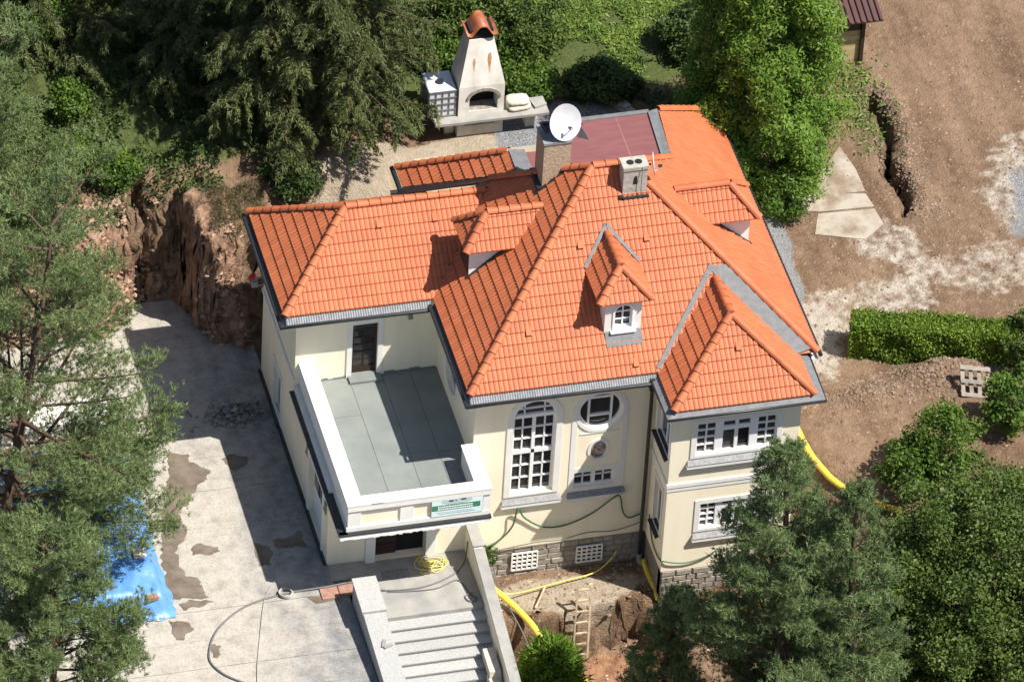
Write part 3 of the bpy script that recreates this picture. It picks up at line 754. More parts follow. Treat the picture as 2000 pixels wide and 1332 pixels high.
def dormer_side(sgn, label):
    """dormer on the left (sgn=-1) or right (sgn=+1) roof plane, mirrored about the ridge"""
    c = (XR0 + XR1) / 2
    def X(d): return (d if sgn < 0 else 2 * c - d + .05)
    zf = lambda x: zE + SL * x
    xe, ze, zr, yf, yc, yk = .80, 8.17, 9.02, 4.10, 4.88, 5.66
    xk = xe + .78; xm = (ze - zE) / SL; xt = (zr - zE) / SL
    mb = MB(); wx0, wx1, y0, y1 = .98, 2.3, 4.38, 5.40
    F = [(X(wx0), y0, zf(wx0) - .1), (X(wx1), y0, zf(wx1) - .1), (X(wx1), y0, ze + .05), (X(wx0), y0, ze + .05)]
    B = [(x, y1, z) for x, y, z in F]
    mb.add(F + B, [(0, 1, 2, 3), (4, 5, 6, 7), (0, 3, 7, 4), (3, 2, 6, 7), (1, 2, 6, 5)])
    d = mb.build('dormer', M['white'], villa, label)
    pts = [(X(xe), yf, ze), (X(xm), yf, ze), (X(xt), yc, zr), (X(xk), yc, zr)]
    hip = [(X(xe), yk, ze), (X(xe), yf, ze), (X(xk), yc, zr)]
    rear_ = [(X(xm), yk, ze), (X(xe), yk, ze), (X(xk), yc, zr), (X(xt), yc, zr)]
    if sgn > 0: pts = [pts[1], pts[0], pts[3], pts[2]]; hip = [hip[1], hip[0], hip[2]]; rear_ = [rear_[1], rear_[0], rear_[3], rear_[2]]
    slope(pts, 'dormer_roof'); slope(hip, 'dormer_roof'); slope(rear_, 'dormer_roof')
    ridge((X(xe), yf, ze), (X(xk), yc, zr)); ridge((X(xe), yk, ze), (X(xk), yc, zr)); ridge((X(xk), yc, zr), (X(xt), yc, zr))
    mb = MB(); a, b_ = (X(xm), yf, ze + .06), (X(xt), yc, zr + .06)
    mb.slab([a, b_, (X(xt + .16), yc, zr + .06), (X(xm + .16), yf - .02, ze + .06)], .02); mb.build('dormer_flashing', M['metal'], d)
    mb = MB(); mb.bar((X(.9), y0 - .03, zf(.9) + .06), (X(xm - .05), y0 - .03, ze + .02), .10, .05)
    mb.box(min(X(.72), X(.98)), max(X(.72), X(.98)), y0, y1, zf(.75), zf(.75) + .06); mb.build('dormer_flashing', M['dark'], d)
    mb = MB(); xw = X(.975); mb.box(min(xw, xw + .02 * sgn), max(xw, xw + .02 * sgn), 4.44, 5.34, zf(.98) + .07, ze - .16); mb.build('pane', M['glass'], d)  # window pane enlarged; its dark glass also paints the shade on the dormer front


dormer_side(-1, 'dormer on the left roof plane with white side wall')
dormer_side(1, 'dormer on the right roof plane with white triangular side wall')
# front dormer
sf = s_
dx0, dx1, dze, dzr, dy0 = 4.10, 5.72, 8.28, 9.02, .86
dxc = (dx0 + dx1) / 2; yv = (dze - zE) / sf; yr_ = (dzr - zE) / sf; dyk = dy0 + .80
W = front(1.0); mb = MB()
wz0 = zE + sf * 1.0 - .05
hole = arch(4.62, 5.16, 7.22, 7.82, 10)
hold_wall(mb, W, rect(4.32, 5.45, wz0, dze + .05), [hole], .16)
mb.add([(4.32, 1, wz0), (4.32, yv + .1, dze - .0), (4.32, 1, dze + .05), (5.45, 1, wz0), (5.45, yv + .1, dze), (5.45, 1, dze + .05)], [(0, 1, 2), (3, 4, 5)])
fd = mb.build('dormer', M['white'], villa, 'dormer on the front roof plane with small arched window')
mb = MB(); ring(mb, W, arch(4.56, 5.22, 7.16, 7.82, 10), hole, 0, -.03)
ring(mb, W, hole, arch(4.66, 5.12, 7.26, 7.82, 10), .14, .08)
wbox(mb, W, 4.87, 4.91, 7.25, 8.08, .08, .14)
for v in (7.50, 7.78): wbox(mb, W, 4.65, 5.13, v - .018, v + .018, .085, .135)
mb.box(4.5, 5.28, .86, 1.02, 7.10, 7.15)
dw = mb.build('window', M['paint'], fd)
mb = MB(); mb.add([W(u, v, .15) for u, v in hole], [tuple(range(len(hole)))]); mb.build('pane', M['glass'], fd)
mb = MB(); mb.slab([(4.34, 1.0, wz0 + .16), (5.46, 1.0, wz0 + .16), (5.46, .66, wz0 - .16), (4.34, .66, wz0 - .16)], .02); mb.build('dormer_flashing', M['metal'], fd)
slope([(dx0, dy0, dze), (dx1, dy0, dze), (dxc, dyk, dzr)], 'dormer_roof')
slope([(dx0, yv, dze), (dx0, dy0, dze), (dxc, dyk, dzr), (dxc, yr_, dzr)], 'dormer_roof'); slope([(dx1, dy0, dze), (dx1, yv, dze), (dxc, yr_, dzr), (dxc, dyk, dzr)], 'dormer_roof')
ridge((dx0, dy0, dze), (dxc, dyk, dzr)); ridge((dx1, dy0, dze), (dxc, dyk, dzr)); ridge((dxc, dyk, dzr), (dxc, yr_ - .1, dzr))
mb = MB()
for a in (dx0, dx1):
    o_ = -.075 if a == dx0 else .075
    mb.slab([fs(a, yv, .11), fs(dxc, yr_, .11), fs(dxc + o_ * .3, yr_ + .13, .11), fs(a + o_, yv + .04, .11)], .02)
mb.build('dormer_flashing', M['metal'], fd)

# --- individual tiles: the 300 nearest and largest; the rest joined
INDIV.sort(key=lambda t: (t[2].y * .7 - t[2].z))
random.Random(1).shuffle(INDIV)
for b_, mw, c_ in INDIV[:300]: link('roof_tile', TILE, b_, mw=mw)
for b_, mw, c_ in INDIV[300:]:
    for f in TP: FIELD.poly([mw @ Vector(p_) for p_ in f])
FIELD.build('roof_tile_field', M['tile'], villa, kind='stuff')
# roof vents
def vent(px, py, plane):
    n, d0 = plane; n = Vector(n); d = Vector(CF + CR * (px - 1000) / FPX + CU * (666 - py) / FPX); c0 = Vector(CAM)
    p_ = c0 + d * ((d0 - n.dot(c0)) / n.dot(d)); n = n.normalized(); dn = Vector((n.x, n.y, 0)).normalized(); v = (Vector((0, 0, -1)) + n * n.z).normalized(); s = n.cross(v)
    mb = MB(); A = [p_ + s * .07 + n * .06, p_ - s * .07 + n * .06, p_ - s * .09 + v * .26 + n * .13, p_ + s * .09 + v * .26 + n * .13]; B = [A[3] - n * .1, A[2] - n * .1]
    mb.add(A + B, [(0, 1, 2, 3), (3, 2, 5, 4), (0, 3, 4), (1, 5, 2)]); mb.build('roof_vent', M['ridge'], villa)
wpl = ((0, -.741, 1), zE - .741 * WY0); fpl = ((0, -s_, 1), zE); bpl = ((0, -.88, 1), 6.117 + .88 * -BY)
for q_ in ((738, 430), (847, 417)): vent(*q_, wpl)
for q_ in ((1131, 470), (1260, 455), (1030, 640), (1240, 700)): vent(*q_, fpl)
vent(1440, 668, bpl)

# --- chimneys
mb = MB(); mb.box(3.45, 4.29, 5.56, 6.45, 8.6, 10.78); ch1 = mb.build('chimney', M['oldbrick'], villa, 'tall rough stone chimney carrying the big dish')
mb = MB(); mb.box(3.42, 4.32, 5.53, 6.48, 10.78, 10.86); mb.build('chimney_cap', M['slate'], ch1)
mb = MB(); mb.slab([(3.2, 5.45, 9.0), (4.35, 5.45, 9.98), (4.35, 5.57, 9.98), (3.2, 5.57, 9.0)], .03); mb.box(3.3, 3.46, 5.5, 6.5, 8.9, 9.2); mb.build('chimney_flashing', M['dark'], ch1)
mb = MB(); mb.box(5.56, 6.30, 4.14, 4.62, 9.4, 10.66); ch2 = mb.build('chimney', M['chimconc'], villa, 'short grey chimney with two round flues')
mb = MB(); mb.box(5.53, 6.33, 4.11, 4.65, 10.60, 10.72); mb.build('chimney_cap', M['chimconc'], ch2)
for x in (5.80, 6.06):
    mb = MB(); mb.tube([(x, 4.38, 10.70), (x, 4.38, 10.735)], .115, 14); fl = mb.build('flue', M['black'], ch2)
mb = MB(); mb.poly([(5.86, 4.135, 10.05), (6.0, 4.135, 10.05), (5.98, 4.135, 10.35), (5.93, 4.135, 10.38), (5.88, 4.135, 10.3)]); mb.build('soot_hole', M['black'], ch2)
mb = MB(); mb.box(5.5, 6.36, 4.0, 4.14, 9.50, 9.66); mb.box(5.44, 5.56, 4.0, 4.6, 9.55, 9.72); mb.build('chimney_flashing', M['dark'], ch2)
mb = MB(); mb.tube([(6.1, 4.05, 9.6), (6.1, 4.05, 10.2), (6.12, 4.1, 10.7)], .012, 5); mb.build('lightning_rod', M['metal'], ch2)

# --- walls
YF, YW, XL, XM, YB, XB0, XB1 = .336, 4.93, -4.16, .287, -1.556, 5.88, 9.87
Wf = front(YF)
arc_h = arch(1.50, 2.84, 1.66, 4.66, 16); ov_h = ellipse(4.21, 4.59, .69, .71); sm_h = ellipse(4.21, 3.06, .25, .36, 20); lw_h = rect(3.50, 4.76, 1.62, 2.22)
mb = MB(); hold_wall(mb, Wf, rect(XM, XB0, -.5, 5.82), [arc_h, ov_h, sm_h, lw_h], .24)
mb.build('wall', M['stucco'], villa)
mb = MB(); hold_wall(mb, leftw(XM), [(YF, -.5), (YW, -.5), (YW, 5.82), (YF, 5.82)], [ellipse(3.15, 4.22, .62, .55)], .2); mb.build('wall', M['stucco'], villa)
wd_h = rect(-2.40, -1.60, 3.18, 5.20)
mb = MB(); hold_wall(mb, front(YW), rect(XL, XM, 2.9, 5.82), [wd_h], .2); mb.build('wall', M['stucco'], villa)
lwin = rect(6.58, 7.50, .18, 1.88); ldoor = rect(.85, 2.62, .0, 2.30)
mb = MB(); hold_wall(mb, leftw(XL), [(.14, -.1), (9.3, -.1), (9.3, 5.82), (YW, 5.82), (YW, 2.8), (.14, 2.8)], [lwin, ldoor], .22); mb.build('wall', M['stucco'], villa)
gd_h = rect(-2.67, -1.09, -.12, 2.10)
mb = MB(); hold_wall(mb, front(.14), rect(XL, XM, -.2, 2.8), [gd_h], .35); mb.build('wall', M['stucco'], villa)
bw_h = rect(6.66, 9.17, 4.04, 5.28); bl_h = rect(6.95, 9.1, 1.05, 2.06)
mb = MB(); hold_wall(mb, front(YB), rect(XB0, XB1, -.54, 5.86), [bw_h, bl_h], .2); mb.build('wall', M['stucco'], villa)
bs_h = rect(-1.40, -.10, 3.95, 5.25); bs2_h = rect(-1.12, -.40, .62, 2.35)
mb = MB(); hold_wall(mb, leftw(XB0), rect(YB, YF, -.54, 5.86), [bs_h, bs2_h], .2); mb.build('wall', M['stucco'], villa)
mb = MB(); mb.poly([(XB1, YB, -1.8), (XB1, .3, -1.8), (XB1, .3, 5.86), (XB1, YB, 5.86)]); mb.poly([(10.4, .3, -1), (10.4, 11.5, -1), (10.4, 11.5, 5.9), (10.4, .3, 5.9)])
mb.poly([(XB1, .3, -1), (10.4, .3, -1), (10.4, .3, 5.9), (XB1, .3, 5.9)]); mb.poly([(XL, 9.3, -.1), (1, 9.3, -.1), (1, 9.3, 5.9), (XL, 9.3, 5.9)]); mb.poly([(1, 9.3, 0), (1, 11.4, 0), (1, 11.4, 6), (1, 9.3, 6)]); mb.poly([(1, 11.4, 0), (10.4, 11.4, 0), (10.4, 11.4, 6), (1, 11.4, 6)])
mb.build('wall', M['stucco'], villa)


def sill(u0, u1, v, W, drop=.28, proud=.16, dep=.2, m='slate', parent=None):
    mb = MB(); mb.slab([W(u0 + .1, v, dep), W(u1 - .1, v, dep), W(u1, v - drop, -proud), W(u0, v - drop, -proud)], .03); mb.build('sill', M[m], parent)
    mb = MB(); wbox(mb, W, u0, u1, v - drop - .14, v - drop - .035, -proud + .02, .0); wbox(mb, W, u0 + .06, u1 - .06, v - drop - .20, v - drop - .14, -proud + .07, .0); mb.build('sill_ledge', M['white'], parent)


# arched stair window
mb = MB(); D0, D1 = .10, .20
ring(mb, Wf, arc_h, arch(1.57, 2.77, 1.73, 4.66, 16), D1, D0)
wbox(mb, Wf, 1.55, 2.79, 4.62, 4.74, D0 - .02, D1); wbox(mb, Wf, 2.12, 2.22, 1.7, 4.64, D0 - .01, D1); wbox(mb, Wf, 1.55, 2.79, 3.20, 3.34, D0 - .01, D1)
for u in (1.83, 2.51): wbox(mb, Wf, u - .022, u + .022, 1.7, 4.64, D0 + .02, D1)
vr = [1.73, 2.22, 2.71, 3.20]; vr2 = [3.34, 3.77, 4.20, 4.62]
for v in vr[1:3] + vr2[1:3]: wbox(mb, Wf, 1.56, 2.78, v - .022, v + .022, D0 + .02, D1)
for u in (1.86, 2.48): wbox(mb, Wf, u - .02, u + .02, 4.72, 5.22, D0 + .02, D1)
wbox(mb, Wf, 1.62, 2.72, 4.93, 4.97, D0 + .02, D1)
w1 = mb.build('window', M['paint'], villa, 'tall arched window of many white panes')
pr = []
for (a, b_) in ((1.57, 1.808), (1.852, 2.12), (2.22, 2.488), (2.532, 2.77)):
    for vv in (vr, vr2):
        for k in range(3): pr.append((a, b_, vv[k] + .02, vv[k + 1] - .02))
panes(Wf, w1, pr, D1 - .03)
mb = MB(); h2 = [p_ for p_ in arc_h if p_[1] > 4.65]; mb.add([Wf(u, v, D1 - .02) for u, v in h2], [tuple(range(len(h2)))]); mb.build('pane', M['glass'], w1)
mb = MB(); ring(mb, Wf, arch(1.31, 3.03, 1.60, 4.66, 16), arc_h, 0, -.035); mb.build('window_surround', M['white'], w1)
sill(1.24, 3.12, 1.66, Wf, parent=w1)
# round window over the niche, small oval, lower window
mb = MB(); ring(mb, Wf, ov_h, ellipse(4.21, 4.59, .62, .64), D1, D0)
for u in (3.86, 4.56): wbox(mb, Wf, u - .03, u + .03, 4.0, 5.2, D0 + .01, D1)
for v in (4.36, 5.06): wbox(mb, Wf, 3.86, 4.56, v - .035, v + .035, D0 + .005, D1)
w2 = mb.build('window', M['paint'], villa, 'large round window with an open square sash')
mb = MB(); mb.add([Wf(u, v, D1 - .01) for u, v in ov_h], [tuple(range(28))]); mb.build('pane', M['glass'], w2)
mb = MB(); ring(mb, Wf, ellipse(4.21, 4.59, .80, .82), ov_h, 0, -.03); mb.build('window_surround', M['white'], w2)
mb = MB(); n_ = 16; ring(mb, Wf, arch(3.33, 5.07, 1.5, 4.60, n_), arch(3.49, 4.91, 1.56, 4.60, n_), 0, -.022); wbox(mb, Wf, 3.6, 4.82, 3.74, 3.78, -.02, 0); mb.build('niche_band', M['white'], villa)
mb = MB(); ring(mb, Wf, ellipse(4.21, 3.06, .34, .45, 20), sm_h, 0, -.03); rv = mb.build('medallion', M['white'], villa)
mb = MB(); mb.add([Wf(u, v, .05) for u, v in sm_h] + [Wf(4.21, 3.06, -.03), Wf(4.16, 3.2, -.04), Wf(4.27, 2.9, -.03)], [(i, (i + 1) % 20, 20) for i in range(20)]); mb.build('relief', M['relief'], rv)
mb = MB(); ring(mb, Wf, lw_h, rect(3.55, 4.71, 1.67, 2.17), D1, D0); wbox(mb, Wf, 4.07, 4.19, 1.65, 2.2, D0 - .01, D1)
for u in (3.81, 4.45): wbox(mb, Wf, u - .022, u + .022, 1.66, 2.18, D0 + .02, D1)
wbox(mb, Wf, 3.54, 4.72, 1.945, 1.985, D0 + .02, D1); w3 = mb.build('window', M['paint'], villa, 'low window of eight panes under the medallion'); mb = MB(); ring(mb, Wf, rect(3.49, 4.91, 1.565, 2.42), lw_h, 0, -.018); mb.build('window_surround', M['white'], w3)
panes(Wf, w3, [(a, b_, c_, d_) for a, b_ in ((3.55, 3.79), (3.83, 4.07), (4.19, 4.43), (4.47, 4.71)) for c_, d_ in ((1.67, 1.945), (1.985, 2.17))], D1 - .03)
sill(3.28, 5.12, 1.62, Wf, parent=w3)
# bay triple windows
Wb = front(YB)


def triple(x0, x1, z0, z1, label, rows_=4):
    mb = MB(); ring(mb, Wb, rect(x0, x1, z0, z1), rect(x0 + .05, x1 - .05, z0 + .05, z1 - .05), .16, .06); L_ = x1 - x0
    m0, m1 = x0 + L_ * .235, x0 + L_ * .335; m2, m3 = x0 + L_ * .665, x0 + L_ * .765; mc = (m1 + m2) / 2; zt = z0 + (z1 - z0) * .72
    for a, b_ in ((m0, m1), (m2, m3)): wbox(mb, Wb, a, b_, z0, z1, .05, .16)
    wbox(mb, Wb, mc - .05, mc + .05, z0, z1, .05, .16); wbox(mb, Wb, m1, m2, zt - .07, zt + .07, .052, .16)
    R_ = []
    for a, b_ in ((x0 + .05, m0), (m3, x1 - .05)):
        c_ = (a + b_) / 2; wbox(mb, Wb, c_ - .025, c_ + .025, z0, z1, .07, .16); st = (z1 - z0 - .1) / rows_
        for k in range(rows_):
            zz = z0 + .05 + st * k
            if k: wbox(mb, Wb, a, b_, zz - .025, zz + .025, .072, .16)
            R_ += [(a, c_ - .025, zz + .02, zz + st - .02), (c_ + .025, b_, zz + .02, zz + st - .02)]
    R_ += [(m1 + .05, mc - .05, z0 + .05, zt - .07), (mc + .05, m2 - .05, z0 + .05, zt - .07), (m1 + .05, mc - .05, zt + .07, z1 - .05), (mc + .05, m2 - .05, zt + .07, z1 - .05)]
    w = mb.build('window', M['paint'], villa, label); panes(Wb, w, R_, .125)
    mb = MB(); ring(mb, Wb, rect(x0 - .16, x1 + .16, z0 - .1, z1 + .16), rect(x0, x1, z0, z1), 0, -.03); mb.build('window_surround', M['white'], w)
    return w


w4 = triple(6.66, 9.17, 4.04, 5.28, 'upper bay window in three lights'); sill(6.40, 9.44, 4.04, Wb, parent=w4)
w5 = triple(6.95, 9.1, 1.05, 2.06, 'lower bay window half hidden by the pine'); sill(6.75, 9.3, 1.05, Wb, parent=w5)
mb = MB(); mb.box(XB0 - .04, XB1 + .04, YB - .04, YB, 2.86, 3.0); mb.box(XB0 - .04, XB0, YB, YF, 2.86, 3.0); mb.box(XB0 - .02, XB1 + .02, YB - .02, YB - .001, 2.70, 2.86); mb.build('string_course', M['white'], villa)
for h_, lb in ((bs_h, 'upper side window of the bay'), (bs2_h, 'lower side window of the bay')):
    u0, u1, v0, v1 = h_[0][0], h_[1][0], h_[0][1], h_[2][1]; Wl = leftw(XB0); mb = MB()
    ring(mb, Wl, h_, rect(u0 + .07, u1 - .07, v0 + .07, v1 - .07), .18, .1); c_ = (u0 + u1) / 2; wbox(mb, Wl, c_ - .04, c_ + .04, v0, v1, .1, .18)
    w = mb.build('window', M['paint'], villa, lb); panes(Wl, w, [(u0 + .07, c_ - .04, v0 + .07, v1 - .07), (c_ + .04, u1 - .07, v0 + .07, v1 - .07)], .15)
    mb = MB(); ring(mb, Wl, rect(u0 - .14, u1 + .14, v0 - .05, v1 + .14), h_, 0, -.03); mb.build('window_surround', M['white'], w)
    mb = MB(); mb.slab([(XB0 + .16, u0, v0 + .06), (XB0 + .16, u1, v0 + .06), (XB0 - .16, u1 + .1, v0 - .06), (XB0 - .16, u0 - .1, v0 - .06)], .03); mb.build('sill', M['dark'], w)
# oval window over the terrace
Wl = leftw(XM); oh = ellipse(3.15, 4.22, .62, .55); mb = MB(); ring(mb, Wl, ellipse(3.15, 4.22, .75, .68), oh, 0, -.03); ring(mb, Wl, oh, ellipse(3.15, 4.22, .56, .49), .18, .1); w = mb.build('window', M['white'], villa, 'oval window above the terrace')
mb = MB(); mb.add([Wl(u, v, .16) for u, v in oh], [tuple(range(28))]); mb.build('pane', M['glass'], w)
# wing side window and side door
Wl = leftw(XL); mb = MB(); ring(mb, Wl, lwin, rect(6.65, 7.43, .25, 1.81), .18, .1); wbox(mb, Wl, 7.01, 7.07, .2, 1.86, .1, .18); w = mb.build('window', M['paint'], villa, 'side window of the left wing'); panes(Wl, w, [(6.65, 7.01, .25, 1.81), (7.07, 7.43, .25, 1.81)], .15)
mb = MB(); ring(mb, Wl, rect(6.42, 7.66, .1, 2.04), lwin, 0, -.03); mb.build('window_surround', M['white'], w)
mb = MB(); mb.slab([(XL + .18, 6.6, .22), (XL + .18, 7.48, .22), (XL - .14, 7.55, .10), (XL - .14, 6.5, .10)], .03); mb.build('sill', M['dark'], w)
mb = MB(); ring(mb, Wl, rect(.70, 2.80, -.05, 2.48), ldoor, 0, -.035); wbox(mb, Wl, .85, 2.62, .0, 2.30, .16, .20); d_ = mb.build('door', M['paint'], villa, 'white side door in the left wall')
mb = MB()
for a in (.98, 1.80): wbox(mb, Wl, a, a + .68, 1.2, 2.1, .13, .158)
mb.build('pane', M['glass'], d_)
mb = MB(); mb.box(XL - .05, XL, YW - .04, 9.34, 3.22, 3.34); mb.box(XL - .04, XL, .1, 9.3, -.1, .0); mb.build('string_course', M['white'], villa)
mb = MB(); mb.box(XL - .10, XL - .0, .1, 9.3, -.02, .06); mb.build('dark_base_strip', M['dark'], villa)
# terrace door
Wt = front(YW); mb = MB(); ring(mb, Wt, wd_h, rect(-2.33, -1.67, 3.2, 5.13), .18, .1); wbox(mb, Wt, -2.33, -1.67, 3.2, 3.42, .1, .17); wbox(mb, Wt, -2.02, -1.98, 3.4, 5.1, .11, .17)
for k in range(1, 6): v = 3.42 + k * .285; wbox(mb, Wt, -2.33, -1.67, v - .022, v + .022, .12, .17)
d_ = mb.build('door', M['wood_dark'], villa, 'dark wooden glazed door onto the terrace')
panes(Wt, d_, [(a, b_, 3.42 + k * .285 + .02, 3.42 + (k + 1) * .285 - .02) for k in range(6) for a, b_ in ((-2.33, -2.02), (-1.98, -1.67))], .14)
mb = MB(); ring(mb, Wt, rect(-2.56, -1.44, 3.12, 5.36), wd_h, 0, -.035); mb.build('door_surround', M['white'], d_)
mb = MB(); mb.box(-2.5, -1.5, YW - .35, YW + .1, 3.12, 3.20); mb.build('doorstep', M['membrane'], d_)
# entrance door under the terrace
We = front(.14); mb = MB(); wbox(mb, We, -2.67, -1.95, -.12, 2.1, .27, .33)
for k in range(5): wbox(mb, We, -2.6, -2.02, .0 + k * .4, .3 + k * .4, .25, .275)
d_ = mb.build('door', M['wood_dark'], villa, 'dark panelled entrance door under the terrace')
mb = MB(); wbox(mb, We, -1.95, -1.09, -.12, 2.1, .34, .36); mb.build('pane', M['black'], d_)
mb = MB(); wbox(mb, We, -2.97, -2.67, -.2, 2.3, -.06, .0); wbox(mb, We, -1.09, -.79, -.2, 2.3, -.06, 0); wbox(mb, We, -2.67, -1.09, 2.1, 2.3, -.06, 0); mb.build('door_surround', M['white'], d_)
# plinths of individual stones
def plinth(W, u0, u1, v0, v1, rows_, holes=()):
    mb = MB(); wbox(mb, W, u0, u1, v0, v1, .0, .3); pl = mb.build('plinth', M['mortar'], villa); st = (v1 - v0) / rows_; rr2 = random.Random(int(u0 * 100) + 5)
    for k in range(rows_):
        u = u0
        while u < u1 - .05:
            w_ = min(rr2.uniform(.28, .62), u1 - u); c_ = (u + w_ / 2, v0 + st * (k + .5))
            if not any(a - .05 < c_[0] < b_ + .05 and e - .02 < c_[1] < f + .02 for a, b_, e, f in holes):
                mb = MB(); d = -rr2.uniform(.015, .05); A = rect(u + .015, u + w_ - .015, v0 + st * k + .015, v0 + st * (k + 1) - .015)
                B_ = [(c_[0] + (x - c_[0]) * rr2.uniform(.82, .95), c_[1] + (y - c_[1]) * rr2.uniform(.75, .93)) for x, y in A]
                mb.add([W(*p_, .01) for p_ in A] + [W(*p_, d) for p_ in B_], [(4, 5, 6, 7)] + [(i, (i + 1) % 4, (i + 1) % 4 + 4, i + 4) for i in range(4)]); mb.build('stone', M['stone'], pl)
            u += w_
    return pl
gr = ((1.70, 2.50, -1.38, -.72), (3.74, 4.54, -1.40, -.78))
plinth(front(YF), .3, XB0 - .02, -1.75, -.5, 6, gr)
plinth(front(YB + .02), XB0 + .02, XB1, -2.1, -.54, 7)
pl_ = MB(); pl_.box(XB0 + .02, XB0 + .3, YB + .05, YF, -2, -.54); pl_.build('plinth', M['mortar'], villa)
for a, b_, e, f in gr:
    W_ = front(YF); mb = MB(); wbox(mb, W_, a, b_, e, f, -.045, -.02); bk = mb.build('basement_grille', M['black'], villa); mb = MB()
    for k in range(6): u = a + (b_ - a) * k / 5; wbox(mb, W_, u - .022, u + .022, e, f, -.085, -.05)
    for k in range(5): v = e + (f - e) * k / 4; wbox(mb, W_, a, b_, v - .03, v + .03, -.08, -.048)
    mb.build('lattice', M['white'], bk)
mb = MB(); mb.tube([(5.70, -.05, 5.66), (5.72, .2, 5.4), (5.72, .2, -1.5)], .058, 10); mb.build('downpipe', M['dark'], villa)
mb = MB(); mb.tube([(5.72, .2, -1.3), (5.72, .2, -1.5), (5.80, -.05, -1.66)], .1, 8); mb.build('pipe_shoe', M['conc'], villa)

# --- terrace over the entrance
mb = MB(); mb.box(XL - .12, .34, -1.82, .10, 2.72, 2.84); mb.box(XL - .02, XM, .1, YW, 2.84, 3.06); mb.box(-4.06, .30, -1.70, .1, 2.84, 3.06); mb.build('terrace_slab', M['white'], villa)
mb = MB(); mb.box(XL - .16, -4.02, -1.80, 4.9, 2.845, 2.90); mb.box(XL - .12, .36, -1.84, -1.66, 2.845, 2.90); mb.build('terrace_flashing', M['dark'], villa)
fo = MB()
for k in range(44):
    x = XL - .1 + k * .1; h_ = random.uniform(.02, .07); fo.box(x, x + .1, -1.84, -1.80, 2.74 - h_, 2.76)
fo.build('torn_insulation', M['white'], villa)
TX0, TX1, TY0, TY1 = -4.02, .34, -1.68, YW
mb = MB(); hold_wall(mb, front(TY0), rect(TX0, TX1, 2.9, 3.90), [rect(-3.70, -2.42, 3.04, 3.60), rect(-2.02, .12, 3.04, 3.60)], .05)
mb.box(TX0, -3.62, TY0 + .06, YW, 2.9, 3.90); mb.box(-3.62, TX1, TY0 + .06, -1.36, 2.9, 3.90); mb.box(-.06, TX1, -1.36, YF, 2.9, 3.90)
mb.box(TX0, -3.62, TY0 + .001, TY0 + .06, 2.91, 3.89)
pp = mb.build('parapet', M['white'], villa)
mb = MB(); mb.box(-3.72, -2.4, TY0 + .05, TY0 + .055, 3.02, 3.62); mb.box(-2.04, .14, TY0 + .05, TY0 + .055, 3.02, 3.62); mb.build('parapet_panel', M['stucco'], pp)
mb = MB(); mb.box(TX0 - .03, -3.58, TY0 - .05, YW, 3.90, 3.95); mb.box(-3.58, TX1 + .02, TY0 - .05, -1.33, 3.90, 3.95); mb.box(-.10, TX1 + .02, -1.33, YF, 3.90, 3.95); mb.box(TX0 - .02, TX1 + .01, TY0 - .04, TY0, 3.70, 3.90)
mb.build('parapet_coping', M['white'], pp)
fx = [-3.62, -2.47, -1.45, -.57, XM - .0]
fl_ = []
for i, (a, b_) in enumerate(zip(fx[:-1], fx[1:])):
    cuts = {0: [3.17], 1: [], 2: [1.2, -.4], 3: [2.6, 1.1]}[i]; ys = [-1.36] + sorted(cuts) + [YW]
    for c_, e in zip(ys[:-1], ys[1:]):
        mb = MB(); mb.box(a + .006, b_ - .006, c_ + .006, e - .006, 3.05, 3.11 + random.uniform(-.003, .003)); mb.build('roofing_sheet', M['membrane'], villa)
mb = MB(); mb.box(-3.62, XM, -1.36, YW, 3.04, 3.09); mb.build('terrace_underlay', M['dark'], villa)
mb = MB()
for k in range(24):
    x = -3.6 + k * .16
    if -2.62 < x < -1.48:
        if mb.v: mb.build('felt_upstand', M['membrane'], villa); mb = MB()
        continue
    h_ = random.uniform(.03, .10); mb.box(x, x + .16, YW - .012, YW - .002, 3.1, 3.12 + h_)
mb.build('felt_upstand', M['membrane'], villa)
mb = MB(); mb.box(-3.3, -2.95, -1.75, -1.5, 3.955, 3.975); mb.build('coping_chip', M['white'], pp)
del pp

# ------------------------------------------------------------------ entrance stairs (descending towards the viewer)
stair = thing('entrance_staircase', 'wide stone entrance stairs descending from the door between two low walls', 'stairs', (-1.5, -2.4, -.15))
mb = MB(); mb.box(-3.1, .12, -2.42, .14, -.6, -.12); mb.build('landing', M['conc'], stair)
for k in range(13):
    y1 = -2.42 - .36 * k; z1 = -.12 - .145 * (k + 1); mb = MB(); mb.box(-3.1, .14, y1 - .36, y1, z1 - .5, z1); mb.box(-3.1, .14, y1 - .40, y1 - .36, z1 - .04, z1 + .002)
    mb.build('step', M['granite'], stair)
def side_wall(name, x0, x1, prof_, m, zb=-4.2):
    mb = MB(); n = len(prof_); A = [(x0, y, z) for y, z in prof_]; B = [(x1, y, z) for y, z in prof_]; C = [(x0, y, zb) for y, z in prof_]; D = [(x1, y, zb) for y, z in prof_]
    fs_ = []
    for i in range(n - 1): fs_ += [(i, i + 1, n + i + 1, n + i), (i, 2 * n + i, 2 * n + i + 1, i + 1), (n + i, n + i + 1, 3 * n + i + 1, 3 * n + i)]
    fs_ += [(0, n, 3 * n, 2 * n), (n - 1, 3 * n - 1, 4 * n - 1, 2 * n - 1) if False else (n - 1, 2 * n - 1, 4 * n - 1, 3 * n - 1)]
    mb.add(A + B + C + D, fs_); return mb.build(name, m, stair)
lw_ = side_wall('side_wall', -3.76, -3.1, [(-1.62, .80), (-3.05, .72), (-7.4, .30)], M['granite'])
mb = MB(); mb.slab([(-3.80, -1.58, .90), (-3.06, -1.58, .90), (-3.06, -3.02, .82), (-3.80, -3.02, .82)], .10); mb.build('coping_slab', M['granite'], lw_)
